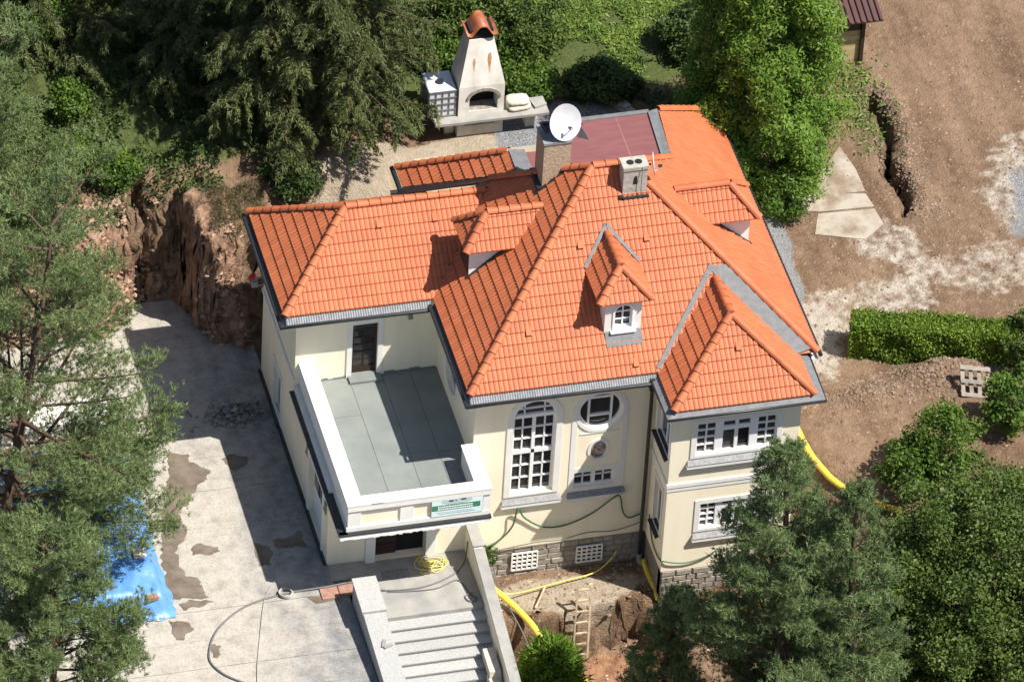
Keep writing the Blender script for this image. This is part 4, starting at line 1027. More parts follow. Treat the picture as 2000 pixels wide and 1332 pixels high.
rw_ = side_wall('side_wall', .14, .42, [(.14, .98), (-.9, .86), (-1.0, .80), (-7.6, -.75)], M['stucco'])
mb = MB(); mb.slab([(.10, .12, 1.05), (.46, .12, 1.05), (.46, -.92, .93), (.10, -.92, .93)], .07); mb.build('coping_slab', M['conc'], rw_); mb = MB(); mb.slab([(.11, -.96, .88), (.45, -.96, .88), (.45, -7.6, -.68), (.11, -7.6, -.68)], .07); mb.build('coping_slab', M['conc'], rw_)
mb = MB(); mb.box(-2.6, -1.75, -.75, -.35, -.116, -.108); mb.build('doormat', M['slate'], label='worn brown doormat on the landing', cat='mat')
# threshold pavers
for i, (a, b_, c_, e, lb) in enumerate(((-4.62, -4.08, -1.42, -.92, 'left of two reddish pavers at the top of the courtyard edge'), (-4.05, -3.58, -1.35, -.82, 'right of two reddish pavers, against the stair wall'))):
    mb = MB(); mb.box(a, b_, c_, e, .005, .055); mb.build('paver', M['brickred'], label=lb, cat='paver', group='reddish pavers by the stairs')
mb = MB(); mb.box(-4.12, -3.0, -.6, .1, -.25, -.02); mb.build('sunken_kerb', M['conc'], kind='structure')

# ------------------------------------------------------------------ banner, lamps, dishes
bn = thing('banner', 'pale green advertising banner with a dark green text band on the terrace parapet', 'banner', (-.7, -1.72, 3.1))
Wn = front(-1.715); mb = MB(); wbox(mb, Wn, -1.47, .10, 3.07, 3.80, 0, .012); mb.build('sheet', M['banner'], bn)
mb = MB(); wbox(mb, Wn, -1.46, .02, 3.30, 3.50, -.006, -.001); mb.build('green_band', M['bgreen'], bn)
rr2 = random.Random(9); mb = MB()
for v in (3.435, 3.35):
    u = -1.28
    while u < -.22:
        w_ = rr2.uniform(.03, .065); wbox(mb, Wn, u, u + w_, v - .022, v + .022, -.012, -.008); u += w_ + .012
mb.build('lettering', M['bpale'], bn)
mb = MB(); u = -1.24
while u < -.1: w_ = rr2.uniform(.03, .07); wbox(mb, Wn, u, u + w_, 3.165, 3.19, -.012, -.008); u += w_ + .02
u = -1.3
while u < -.25: w_ = rr2.uniform(.02, .06); wbox(mb, Wn, u, u + w_, 3.23, 3.25, -.012, -.008); u += w_ + .02
mb.build('small_print', M['bgrey'], bn)
mb = MB(); 
P_ = ellipse(-.70, 3.63, .48, .13, 20); mb.add([Wn(u, v, -.004) for u, v in P_], [tuple(range(20))]); mb.build('emblem_field', M['bgrey'], bn)
mb = MB()
for cu, cv, a, b_ in ((-.88, 3.64, .085, .035), (-.73, 3.635, .03, .022), (-.50, 3.665, .10, .034)):
    P_ = ellipse(cu, cv, a, b_, 10); mb.add([Wn(u, v, -.008) for u, v in P_], [tuple(range(10))])
mb.build('emblem', M['bdark'], bn)
for (y, z, lb) in ((2.92, 2.15, 'oval bronze wall lamp beyond the side door'), (.45, 2.02, 'oval bronze wall lamp at the house corner')):
    o_ = thing('wall_lamp', lb, 'lamp', (XL - .03, y, z), 'bronze lamps on the left wall'); mb = MB(); mb.add([(XL - .10, y, z)] + [(XL - .03, y + .09 * math.cos(t * math.pi / 6), z + .17 * math.sin(t * math.pi / 6)) for t in range(12)], [(0, 1 + i, 1 + (i + 1) % 12) for i in range(12)]); mb.build('shade', M['lamp'], o_)
    mb = MB(); mb.box(XL - .035, XL - .002, y - .11, y + .11, z - .2, z + .2); mb.build('back_plate', M['lamp'], o_)
o_ = thing('floodlight', 'small floodlight under the wing eave beside the terrace door', 'lamp', (-.65, YW, 5.3)); mb = MB(); mb.box(-.72, -.58, YW - .18, YW - .08, 5.28, 5.40); mb.build('housing', M['cage'], o_); mb = MB(); mb.box(-.67, -.63, YW - .09, YW - .002, 5.31, 5.36); mb.build('bracket', M['dark'], o_)
o_ = thing('wall_cable_bracket', 'metal cable bracket on the rear left edge of the wing', 'bracket', (XL, 9.0, 3.9)); mb = MB(); mb.tube([(XL, 9.0, 4.1), (XL - .35, 9.0, 4.0), (XL - .35, 9.0, 3.75)], .025, 6); mb.tube([(XL, 9.0, 3.75), (XL - .3, 9.0, 3.7)], .025, 6); mb.build('arm', M['cage'], o_); mb = MB(); mb.box(XL - .45, XL - .28, 8.92, 9.08, 3.72, 3.92); mb.build('insulator', M['conc'], o_)


def dish(name, label, c, nrm, rad, deep, base, m, spin=0):
    o = thing(name, label, 'satellite dish', base); c = Vector(c); n = Vector(nrm).normalized(); a = n.cross(Vector((0, 0, 1))).normalized(); b_ = n.cross(a)
    mb = MB(); vs_ = [c - n * deep]; K_ = 28; R_ = 4
    for i in range(1, R_ + 1):
        for k in range(K_): t = 2 * math.pi * k / K_; q_ = i / R_; vs_.append(c + (a * math.cos(t) + b_ * math.sin(t) * 1.08) * rad * q_ - n * deep * (1 - q_ * q_))
    fs_ = [(0, 1 + k, 1 + (k + 1) % K_) for k in range(K_)]
    for i in range(R_ - 1):
        for k in range(K_): fs_.append((1 + i * K_ + k, 1 + (i + 1) * K_ + k, 1 + (i + 1) * K_ + (k + 1) % K_, 1 + i * K_ + (k + 1) % K_))
    mb.add(vs_, fs_, True); mb.add([p_ - n * .03 for p_ in vs_[-K_:]] + vs_[-K_:], [(k, (k + 1) % K_, K_ + (k + 1) % K_, K_ + k) for k in range(K_)]); mb.build('reflector', m, o)
    f = c + n * rad * .75 - b_ * -0 + Vector((0, 0, -rad * .25)); mb = MB(); e0 = c + Vector((0, 0, -rad * .95)); mb.tube([e0, f], .02, 6); mb.build('feed_arm', M['dish'], o)
    mb = MB(); mb.tube([f, f - n * .14], .045, 8); mb.build('receiver', M['dark'], o)
    mb = MB(); mb.tube([c - n * (deep + .03), c - n * (deep + .28), Vector(base)], .035, 8); mb.build('mount', M['dark'], o)
    return o


dish('satellite_dish', 'large white satellite dish on top of the stone chimney', (4.12, 5.75, 11.42), (.22, -.93, .42), .53, .12, (4.0, 6.1, 10.86), M['dish'])
mb = MB(); mb.bar((3.55, 6.1, 11.2), (4.75, 6.1, 11.0), .05); mb.slab([(3.5, 5.75, 11.1), (3.95, 5.9, 11.15), (3.95, 6.3, 11.1), (3.4, 6.2, 11.2)], .03); mb.slab([(4.55, 5.8, 10.75), (4.9, 5.8, 10.6), (4.6, 6.1, 11.15)], .03); mb.bar((4.0, 6.1, 10.86), (4.0, 6.1, 11.3), .06)
mb.build('dish_bracket', M['dark'], bpy.data.objects['satellite_dish'])
dish('satellite_dish', 'small white satellite dish seen edge-on beside the short chimney', (6.60, 4.50, 10.45), (.97, -.20, .12), .34, .06, (6.34, 4.45, 10.2), M['dish'])

# ------------------------------------------------------------------ barbecue with slab table
bz0 = 3.98
bb = thing('barbecue', 'tall whitewashed garden barbecue with tapering chimney and arched firebox', 'barbecue', (4.0, 14.9, bz0))
BXL, BXR, BYF, BYB = 3.25, 4.73, 14.66, 15.75
Wq = front(BYF)
mb = MB(); hold_wall(mb, Wq, rect(BXL, BXR, bz0 - .2, bz0 + 1.95), [arch(3.60, 4.52, bz0 + .98, bz0 + 1.25, 10)[:2] + [(4.06 + .46 * math.cos(math.pi * i / 10), bz0 + 1.45 + .30 * math.sin(math.pi * i / 10)) for i in range(11)], rect(3.55, 4.50, bz0 + .48, bz0 + .72)], .6)
zc, zt, tx0, tx1, ty0, ty1 = bz0 + 1.95, bz0 + 3.62, 3.56, 4.36, 14.92, 15.55
mb.add([(BXL, BYF, bz0 - .2), (BXL, BYB, bz0 - .2), (BXL, BYB, zc), (BXL, BYF, zc), (BXR, BYF, bz0 - .2), (BXR, BYB, bz0 - .2), (BXR, BYB, zc), (BXR, BYF, zc)], [(0, 1, 2, 3), (4, 5, 6, 7), (1, 5, 6, 2)])
mb.add([(BXL, BYF, zc), (BXR, BYF, zc), (BXR, BYB, zc), (BXL, BYB, zc), (tx0, ty0, zt), (tx1, ty0, zt), (tx1, ty1, zt), (tx0, ty1, zt)], [(0, 1, 5, 4), (1, 2, 6, 5), (2, 3, 7, 6), (3, 0, 4, 7), (4, 5, 6, 7)])
mb.build('body', M['plaster'], bb)
mb = MB(); mb.box(3.5, 4.6, BYF + .5, BYF + .52, bz0 + .4, bz0 + 1.9); mb.build('firebox_back', M['black'], bb)
mb = MB(); mb.box(3.55, 4.55, BYF + .02, BYF + .55, bz0 + .94, bz0 + .985); mb.build('hearth', M['soot'], bb)
mb = MB(); A = [(4.06 + .56 * math.cos(math.pi * i / 12), bz0 + 1.45 + .42 * math.sin(math.pi * i / 12)) for i in range(13)]; B_ = [(4.06 + .465 * math.cos(math.pi * i / 12), bz0 + 1.45 + .305 * math.sin(math.pi * i / 12)) for i in range(13)]
mb.add([Wq(*p_, -.035) for p_ in A] + [Wq(*p_, -.035) for p_ in B_] + [Wq(*p_, .0) for p_ in A], [(i, i + 1, 14 + i, 13 + i) for i in range(12)] + [(i, 26 + i, 27 + i, i + 1) for i in range(12)]); mb.build('arch_ring', M['soot'], bb)
mb = MB(); mb.box(3.48, 4.46, BYF - .06, BYF, bz0 + .36, bz0 + .46); mb.build('ash_ledge', M['plaster'], bb)
def chim_pt(u, v): t = (v - zc) / (zt - zc); return (u, BYF + (ty0 - BYF) * t - .004, v)
mb = MB()
for u, v, w_, h_ in ((3.72, bz0 + 2.75, .05, .5), (4.22, bz0 + 2.8, .07, .75)):
    P_ = [(u - w_ * .6, v + h_ * .35), (u - w_, v + h_ * .1), (u - w_ * .5, v - h_ * .25), (u, v - h_ * .55), (u + w_ * .5, v - h_ * .2), (u + w_, v + h_ * .15), (u + w_ * .5, v + h_ * .45)]; mb.add([chim_pt(*p_) for p_ in P_], [tuple(range(7))])
mb.build('rust_streak', M['rust'], bb)
mb = MB(); n_ = 14; prf = []
for i in range(n_ + 1):
    t = i / n_; prf.append((3.46 + 1.0 * t, zt + .16 + .42 * math.exp(-(abs(t - .5) / .27) ** 3) + .10 * math.exp(-((t - 0) / .1) ** 2) + .10 * math.exp(-((t - 1) / .1) ** 2)))
mb.add([(x, ty0 - .12, z) for x, z in prf] + [(x, ty1 + .10, z) for x, z in prf] + [(x, ty0 - .12, z - .05) for x, z in prf] + [(x, ty1 + .1, z - .05) for x, z in prf],
       [f for i in range(n_) for f in ((i, i + 1, n_ + 2 + i, n_ + 1 + i), (i, 2 * n_ + 2 + i, 2 * n_ + 3 + i, i + 1), (2 * n_ + 2 + i, 3 * n_ + 3 + i, 3 * n_ + 4 + i, 2 * n_ + 3 + i))], True); mb.build('chimney_hood', M['cap'], bb)
mb = MB(); mb.box(tx0 + .02, tx1 - .02, ty0 + .03, ty1 - .03, zt, zt + .32); mb.build('flue', M['black'], bb)
mb = MB()
mb.slab([(2.45, 14.35, bz0 + .82), (6.15, 14.35, bz0 + .82), (6.15, 15.2, bz0 + .82), (4.735, 15.2, bz0 + .82), (4.735, 14.65, bz0 + .82), (3.245, 14.65, bz0 + .82), (3.245, 15.3, bz0 + .82), (2.45, 15.3, bz0 + .82)], .09); mb.build('slab_table', M['conc'], bb)
mb = MB(); mb.box(2.9, 3.2, 14.9, 15.3, bz0 - .2, bz0 + .72); mb.box(5.5, 5.8, 14.75, 15.1, bz0 - .2, bz0 + .72); mb.build('table_support', M['plaster'], bb)
tk = thing('water_tank', 'white caged liquid tank beside the barbecue chimney', 'tank', (2.75, 15.2, bz0 + .82))
mb = MB(); mb.box(2.32, 3.18, 14.75, 15.75, bz0 + .86, bz0 + 1.85); me_t = mb.build('body', M['ibc'], tk); mb = MB()
for k in range(5): x = 2.32 + .215 * k; mb.bar((x, 14.73, bz0 + .84), (x, 14.73, bz0 + 1.86), .025)
for k in range(5): z = bz0 + .88 + .24 * k; mb.bar((2.3, 14.72, z), (3.2, 14.72, z), .025); mb.bar((2.30, 14.72, z), (2.30, 15.77, z), .025)
for k in range(4): y = 14.75 + .33 * k; mb.bar((2.29, y, bz0 + .84), (2.29, y, bz0 + 1.86), .025)
mb.build('cage', M['cage'], tk); mb = MB(); mb.tube([(2.75, 15.2, bz0 + 1.85), (2.75, 15.2, bz0 + 1.93)], .12, 12); mb.build('cap', M['dark'], tk)
def sack(label, c, s, rz):
    mb = MB(); n_ = 10; vs_ = []
    for i in range(7):
        for k in range(n_):
            t = 2 * math.pi * k / n_; a = -math.pi / 2 + math.pi * i / 6; cx_ = math.copysign(abs(math.cos(t)) ** .5, math.cos(t)); sy_ = math.copysign(abs(math.sin(t)) ** .5, math.sin(t)); w_ = max(.02, math.cos(a)) ** .35
            x, y, z = s[0] * cx_ * w_, s[1] * sy_ * w_, s[2] * (math.sin(a) * .5 + .5) + .03 * fbm(k * 3.1 + c[0], i * 2.7, 1.0, 3)
            vs_.append((c[0] + x * math.cos(rz) - y * math.sin(rz), c[1] + x * math.sin(rz) + y * math.cos(rz), c[2] + z))
    mb.add(vs_, [(i * n_ + k, i * n_ + (k + 1) % n_, (i + 1) * n_ + (k + 1) % n_, (i + 1) * n_ + k) for i in range(6) for k in range(n_)], True); mb.add(vs_[-n_:], [tuple(range(n_))]); mb.build('sack', M['sack'], label=label, cat='sack', group='sacks on the slab table')
sack('lower beige cement sack on the slab table right of the barbecue', (5.25, 14.8, bz0 + .825), (.40, .28, .17), .1)
sack('upper beige cement sack lying on the lower one', (5.22, 14.84, bz0 + .99), (.38, .27, .19), -.05)
mb = MB(); mb.obox((5.9, 14.85, bz0 + .865), (.2, .06, 0), (-.05, .2, 0), (0, 0, .04)); mb.build('loose_slab', M['conc'], label='small loose stone slab at the right end of the barbecue table', cat='slab')
# curved dry-stone edge round the gravel
ed = thing('garden_edging', 'low curved stone edging round the gravel behind the house', 'edging', (8.3, 15.6, 4))
for k in range(22):
    t = -0.35 + k * .098; x, y = 6.6 + 2.35 * math.cos(t), 14.3 + 1.85 * math.sin(t); z = hz(x, y); mb = MB(); a = t + math.pi / 2
    mb.obox((x, y, z + .10), (math.cos(a) * .13, math.sin(a) * .13, 0), (math.sin(a) * .12, -math.cos(a) * .12, random.uniform(-.02, .02)), (0.01, 0, random.uniform(.14, .2))); mb.build('stone', M['stone'], ed)

# ------------------------------------------------------------------ shed in the rear yard
sh = thing('garden_shed', 'small board shed with brown sheet roof and dark posts behind the big thuja', 'shed', (16.2, 17, 3.6))
sz = 3.55; bx_, by_ = 17.0, 16.1
mb = MB(); mb.slab([(14.6, by_ - .45, sz + 2.35), (17.45, by_ - .45, sz + 2.35), (17.45, by_ + 3.2, sz + 3.3), (14.6, by_ + 3.2, sz + 3.3)], .06); rf = mb.build('roof', M['shedroof'], sh)
for k in range(14):
    x = 14.7 + k * .205; mb = MB(); mb.tube([(x, by_ - .46, sz + 2.37), (x, by_ + 3.2, sz + 3.32)], .045, 6, cap=True); mb.build('roof_rib', M['shedroof'], rf)
for k in range(8):
    mb = MB(); mb.box(14.8, bx_ - .1, by_ + .0, by_ + .03, sz + .1 + k * .2, sz + .1 + k * .2 + .185); mb.build('board', M['shedwall'], sh)
mb = MB(); mb.box(14.8, bx_ - .1, by_ - .001, by_ + .04, sz + 1.72, sz + 2.3); mb.build('dark_panel', M['wood_dark'], sh)
for x, y in ((bx_ - .06, by_ - .04), (14.8, by_ - .04), (bx_ - .06, by_ + 2.9)): mb = MB(); mb.box(x - .06, x + .06, y - .06, y + .06, sz - .3, sz + 2.4); mb.build('post', M['wood_dark'], sh)
mb = MB(); mb.poly([(bx_ - .05, by_, sz), (bx_ - .05, by_ + 2.9, sz), (bx_ - .05, by_ + 2.9, sz + 2.9), (bx_ - .05, by_, sz + 2.3)]); mb.build('side_wall', M['wood_dark'], sh)

# ------------------------------------------------------------------ ladder, boards, pallet, blocks
ld = thing('ladder', 'short pale wooden ladder leaning on the edge of the dug pit', 'ladder', (3.2, -2.3, -3.2))
L0, L1 = Vector((3.30, -2.30, -3.0)), Vector((3.52, -1.52, -.66)); sx = Vector((.215, 0, 0))
for s2 in (-1, 1): mb = MB(); mb.bar(L0 + sx * s2 * 1.05, L1 + sx * s2, .06, .09); mb.build('rail', M['wood'], ld)
for k in range(7): w = L0.lerp(L1, .06 + k * .145); mb = MB(); mb.bar(w - sx * 1.15, w + sx * 1.15, .06, .045); mb.build('rung', M['wood'], ld)
mb = MB(); mb.bar(at(1046, 1187, -1.50), at(1066, 1143, -1.42), .05); mb.build('wooden_stake', M['wood'], label='thin wooden stick lying on the earth left of the ladder', cat='stick')
pa = thing('pallet', 'grey wooden pallet leaning against the bush at the end of the hedge', 'pallet', (16.7, 1.7, 2.6))
pc = at(1905, 745, 3.0); ux = Vector((.95, -.15, -.15)).normalized(); uy = Vector((.0, .45, .9)).normalized()
for k in range(4): c_ = pc + ux * (-.40 + .265 * k); mb = MB(); mb.obox(c_, ux * .062, uy * .5, ux.cross(uy) * .012); mb.build('slat', M['greywood'], pa)
for k in range(3): c_ = pc + uy * (-.43 + .43 * k) - ux.cross(uy) * -.05; mb = MB(); mb.obox(c_, ux * .48, uy * .055, ux.cross(uy) * .04); mb.build('bearer', M['greywood'], pa)
for (px, py, z, rz, lb) in ((955, 1283, -.9, .0, 'upper pale stone block lying along the right stair wall'), (972, 1310, -1.0, .08, 'lower pale stone block at the foot of the right stair wall')):
    c_ = Vector((-.12, -4.45 if py < 1300 else -5.2, -.62 if py < 1300 else -.95)); mb = MB(); a = math.pi / 2 + rz
    mb.obox(c_, (math.cos(a) * .46, math.sin(a) * .46, .06), (-math.sin(a) * .17, math.cos(a) * .17, 0), (0, 0.02, .16)); mb.build('stone_block', M['sack'], label=lb, cat='block', group='stone blocks on the stairs')
mb = MB(); b0 = Vector((-3.42, -4.25, .62)); mb.obox(b0, (.05, .16, 0), (.05, -.02, 0), (0, 0, .03)); mb.obox(b0 + Vector((.1, -.12, .0)), (.14, .05, 0), (.02, -.05, 0), (0, 0, .025)); mb.build('broken_brick', M['conc'], label='broken stone pieces lying on the left stair wall', cat='rubble')

# ------------------------------------------------------------------ pipes, hoses and cables
def hose(name, label, cat, pts, rad, m, n=6, sub=6, ribs=False, ground=False):
    P = [Vector(p_) for p_ in pts]; out = []
    for i in range(len(P) - 1):
        a, b_, c_, d = P[max(i - 1, 0)], P[i], P[i + 1], P[min(i + 2, len(P) - 1)]
        for k in range(sub):
            t = k / sub; out.append(.5 * ((2 * b_) + (c_ - a) * t + (2 * a - 5 * b_ + 4 * c_ - d) * t * t + (3 * b_ - a - 3 * c_ + d) * t ** 3))
    out.append(P[-1])
    if ground:
        for w in out: w.z = max(hz(w.x, w.y), hz(w.x - .1, w.y), hz(w.x + .1, w.y)) + rad * .85
    R_ = [rad * (1 + (.09 if ribs and i % 2 else 0)) for i in range(len(out))]
    mb = MB(); mb.tube(out, R_, n); return mb.build(name, m, label=label, cat=cat)


def gp(px, py, z0, dz):
    w = at(px, py, z0)
    for _ in range(6): w = at(px, py, .5 * w.z + .5 * (hz(w.x, w.y) + dz))
    return w


hose('drain_pipe', 'thick yellow drainage pipe running from the stair wall down into the pit', 'pipe', [(.52, -.35, -1.0), (1.0, -.75, -1.22), (1.55, -1.6, -1.42), (1.95, -2.35, -1.75), (2.3, -3.0, -2.6), (2.6, -3.25, -3.0)], .10, M['yellow'], 10, 16, True)
hose('drain_pipe', 'yellow drainage pipe lying on the pit floor below the ladder', 'pipe', [(2.45, -2.75, -2.85), (2.75, -3.05, -2.8), (3.2, -3.7, -2.75), (3.55, -4.4, -2.75), (3.7, -5.1, -2.9), (3.8, -6, -3.2)], .10, M['yellow'], 10, 16, True)
hose('drain_pipe', 'yellow drainage pipe curving over the earth right of the bay', 'pipe', [gp(1545, 820, 2.2, .09), gp(1568, 862, 2.15, .09), gp(1590, 900, 2.1, .09), gp(1625, 940, 2.05, .09), gp(1664, 966, 2.0, .09), gp(1700, 985, 1.9, .09), gp(1760, 1000, 1.8, .09)], .105, M['yellow'], 10, 16, True, True)
hose('drain_pipe', 'upright yellow drainage pipe at the foot of the downpipe', 'pipe', [(5.80, -.08, -1.3), (5.82, -.20, -1.5), (5.86, -.8, -1.62), (5.9, -1.5, -1.7)], .085, M['yellow'], 10, 10, True)
hose('drain_pipe', 'yellow drainage pipe on the ground below the bay plinth', 'pipe', [(6.0, -2.4, -1.5), (6.8, -2.75, -1.52), (7.8, -2.9, -1.4), (8.8, -2.7, -1.2)], .085, M['yellow'], 10, 10, True)
hose('garden_hose', 'thin yellow hose lying across the dug earth under the front wall', 'hose', [at(975, 1160, -1.2), at(1010, 1158, -1.3), at(1060, 1145, -1.38), at(1110, 1132, -1.42), at(1160, 1118, -1.4), at(1190, 1095, -1.3), (4.95, .1, -1.0)], .022, M['yellowhose'])
hose('garden_hose', 'green hose sagging along the front wall below the windows', 'hose', [(.65, .27, -.35), (1.2, .26, -.1), (1.62, .2, .5), (1.75, .15, 1.25), (2.0, .25, .75), (2.6, .25, .28), (3.3, .26, .22), (4.1, .25, .55), (4.72, .12, 1.2), (4.95, .15, 1.2), (5.1, .25, .5), (5.3, .25, .2), (5.6, .22, .3), (5.70, .1, .45)], .028, M['greenhose'])
hose('cable', 'dark cable running along the top of the stone plinth', 'cable', [(.5, .22, -.55), (1.4, .24, -.42), (2.4, .22, -.30), (3.2, .25, -.35), (4.0, .2, -.15), (4.9, .24, -.25), (5.7, .2, .0)], .016, M['greyhose'])
hose('cable', 'green cable hanging across the lower wall of the bay', 'cable', [(5.86, -.05, .5), (5.84, -.6, -.1), (5.84, -1.4, -.1), (6.0, -1.62, -.08), (6.6, -1.63, -.22), (7.2, -1.63, -.1), (7.6, -1.63, .15)], .022, M['greenhose'])
hose('cable', 'thick grey cable looping over the courtyard to the stairs', 'cable', [(-2.9, -.95, -.05), (-3.5, -.86, .08), (-4.4, -.92, .08), (-5.62, -.93, .035), (-6.95, -1.25, .035), (-8.0, -2.1, .035), (-8.49, -3.2, .035), (-8.3, -3.9, .035), (-7.8, -4.43, .035), (-7.0, -5.0, .035)], .032, M['greyhose'])
hose('cable', 'thin pale cable running straight down the courtyard slabs', 'cable', [(-5.75, -.2, .03), (-6.3, -1.0, .03), (-6.75, -2.4, .03), (-7.2, -4.0, .03), (-7.5, -5.5, .03)], .011, M['palehose'])
co = []
for k in range(26): t = k * .75; co.append((-5.65 + .2 * math.cos(t) * (1 + .1 * math.sin(k)), -.95 + .2 * math.sin(t), .03 + .004 * k))
hose('coiled_cable', 'small coil of pale cable beside the grey cable in the courtyard', 'cable', co, .022, M['palehose'], 5, 3)
co = []; r3 = random.Random(3)
for k in range(44): t = k * 1.15; q_ = r3.uniform(.05, .38) * (1 + .5 * math.sin(k * .7)); co.append((-1.05 + q_ * 1.25 * math.cos(t), -.42 + q_ * .75 * math.sin(t), -.08 + r3.uniform(0, .12)))
hose('hose_coil', 'tangled coil of yellow hose on the landing before the door', 'hose', co, .013, M['yellowhose'], 5, 4)
hose('cable', 'grey cable crossing the landing from wall to wall', 'cable', [(-3.1, -1.15, .1), (-2.6, -1.25, -.08), (-1.5, -1.3, -.09), (-.5, -.95, -.09), (.0, -.45, -.05), (.1, -.3, .6)], .022, M['greyhose'])
hose('cable', 'second grey cable ending in a small loop by the right stair wall', 'cable', [(-2.6, -1.32, -.09), (-1.2, -1.45, -.09), (-.4, -1.2, -.09), (-.15, -1.9, -.09), (.0, -2.1, -.09), (-.25, -2.2, -.09), (-.35, -1.95, -.09), (-.1, -1.85, -.06)], .02, M['greyhose'])
hose('cable', 'dark cable hanging from the stair wall plant down the pit edge', 'cable', [(.62, .1, -.4), (.95, -.1, -.6), (1.1, -.6, -1.2), (1.25, -1.3, -1.4), (1.5, -2.1, -1.8), (1.9, -2.7, -2.8)], .018, M['greyhose'])

# ------------------------------------------------------------------ blue tarpaulin over stacked goods
tp = thing('covered_stack', 'blue tarpaulin draped over a long stack under the pines', 'tarpaulin', (-10.8, 1.5, 0))
nx2, ny2 = 44, 64; xa, xb, ya, yb2 = -13.0, -9.05, -1.3, 6.3; vs_ = []
for j in range(ny2 + 1):
    for i in range(nx2 + 1):
        x = xa + (xb - xa) * i / nx2; y = ya + (yb2 - ya) * j / ny2
        ed_ = min(x - xa, xb - x, (y - ya), yb2 - y); t = float(sst(np.array((ed_ - .12) / .35)))
        z = .03 + .72 * t + (.42 * float(fbm(np.array(x), np.array(y), .9, 3)) + .16 * abs(float(fbm(np.array(x), np.array(y), 2.4, 33)))) * t + .10 * abs(math.sin(7 * x + 5 * y)) * (1 - t) * min(1, ed_ / .15)
        vs_.append((x + .35 * (1 - t) * float(fbm(np.array(x), np.array(y), 2.3, 51)), y + .35 * (1 - t) * float(fbm(np.array(x), np.array(y), 2.3, 57)), max(.02, z)))
mb = MB(); mb.add(vs_, [(j * (nx2 + 1) + i, j * (nx2 + 1) + i + 1, (j + 1) * (nx2 + 1) + i + 1, (j + 1) * (nx2 + 1) + i) for j in range(ny2) for i in range(nx2)], True); mb.build('tarpaulin', M['tarp'], tp)
mb = MB(); mb.obox((-9.75, -.95, .62), (.17, .03, 0), (-.02, .10, 0), (0, 0, .06)); mb.build('brick', M['brickred'], label='single brick weighing down the blue tarpaulin at its corner', cat='brick')
mb = MB(); mb.slab([(-10.0, .55, .90), (-9.6, .58, .90), (-9.62, .95, .91), (-9.98, .95, .91)], .03); mb.build('board', M['sack'], label='pale board lying on top of the blue tarpaulin', cat='board')
mb = MB(); mb.box(-14.5, -9.4, 7.5, 7.75, 0, .18); mb.build('kerb', M['conc'], kind='structure')
mb = MB(); mb.box(-13.5, -9.2, 7.9, 9.0, .0, .04); mb.build('white_sheet', M['white'], label='white plastic sheet lying on the courtyard behind the pine', cat='sheet')
mb = MB(); vs_ = [at(495 + 9 * math.cos(t) + 3 * math.sin(3 * t), 548 + 15 * math.sin(t), 2.6) for t in np.linspace(0, 6.28, 12, endpoint=False)]; ce = at(495, 548, 2.75); mb.add(vs_ + [ce], [(i, (i + 1) % 12, 12) for i in range(12)])
mb.build('plastic_bag', M['red'], label='crumpled red bag on the earth bank beside the wing roof', cat='bag')
# heap of debris between wing and courtyard
xy = np.column_stack([r.normal(-5.35, .55, 240), r.normal(7.35, .28, 240)]); xy = xy[(xy[:, 0] < -4.3)]
pts = np.column_stack([xy, .02 + .22 * np.exp(-((xy[:, 0] + 5.35) / .7) ** 2 - ((xy[:, 1] - 7.35) / .35) ** 2) * r.random(len(xy))])
props(scatter_stones('debris_heap', pts, .04, .16, mat('grey_debris', (.21, .205, .19), .95, isl=.4), 8), 'grey heap of rubble on the courtyard beside the wing')
mb = MB()
for k in range(12):
    a = r.random() * 3.14; x, y = r.normal(-5.3, .5), r.normal(7.4, .2); l = r.uniform(.15, .4)
    if x < -4.5: mb.bar((x, y, .1), (x + l * math.cos(a), y + l * math.sin(a), .1 + r.uniform(0, .25)), .03)
props(mb.build('debris_sticks', M['bark'], kind='stuff'), 'sticks and roots in the rubble heap')

# ------------------------------------------------------------------ vegetation
def unit(v): return v / np.maximum(np.linalg.norm(v, axis=-1, keepdims=True), 1e-9)


def needles(C_, D_, length, width, K_, spread, rg):
    """tufts of K narrow triangles at points C pointing about D"""
    n = len(C_); d = unit(D_[:, None, :] + spread * rg.normal(size=(n, K_, 3))); L_ = length * (.7 + .6 * rg.random((n, K_, 1)))
    s = unit(np.cross(d, rg.normal(size=(n, K_, 3)))) * width * .5; c = C_[:, None, :] + .15 * length * rg.normal(size=(n, K_, 3))
    return np.stack([c - s, c + s, c + d * L_], 2).reshape(-1, 3, 3)


def leaves(C_, N_, size, rg, asp=.62, flat=.6):
    n = len(C_); nn = unit(N_ * flat + rg.normal(size=(n, 3))); a = unit(np.cross(nn, rg.normal(size=(n, 3)))); b = np.cross(nn, a)
    s = size * (.65 + .7 * rg.random((n, 1))); a = a * s * .5; b = b * s * .5 * asp
    return np.stack([C_ - a, C_ - .1 * a - b, C_ + a, C_ - .1 * a + b], 1)


def limb_curve(p0, d, L_, rise, n=7):
    pts = []; p_ = np.array(p0, float); d = np.array(d, float)
    for i in range(n + 1):
        pts.append(p_.copy()); d = d + np.array([0, 0, rise / n]); d = d / np.linalg.norm(d); p_ = p_ + d * L_ / n
    return np.array(pts)


def plant(name, label, cat, base, crown_me, trunk_mb=None, group=None, crown='crown'):
    o = thing(name, label, cat, base, group)
    if trunk_mb: trunk_mb.build('trunk', M['bark'], o)
    link(crown, crown_me, o); return o


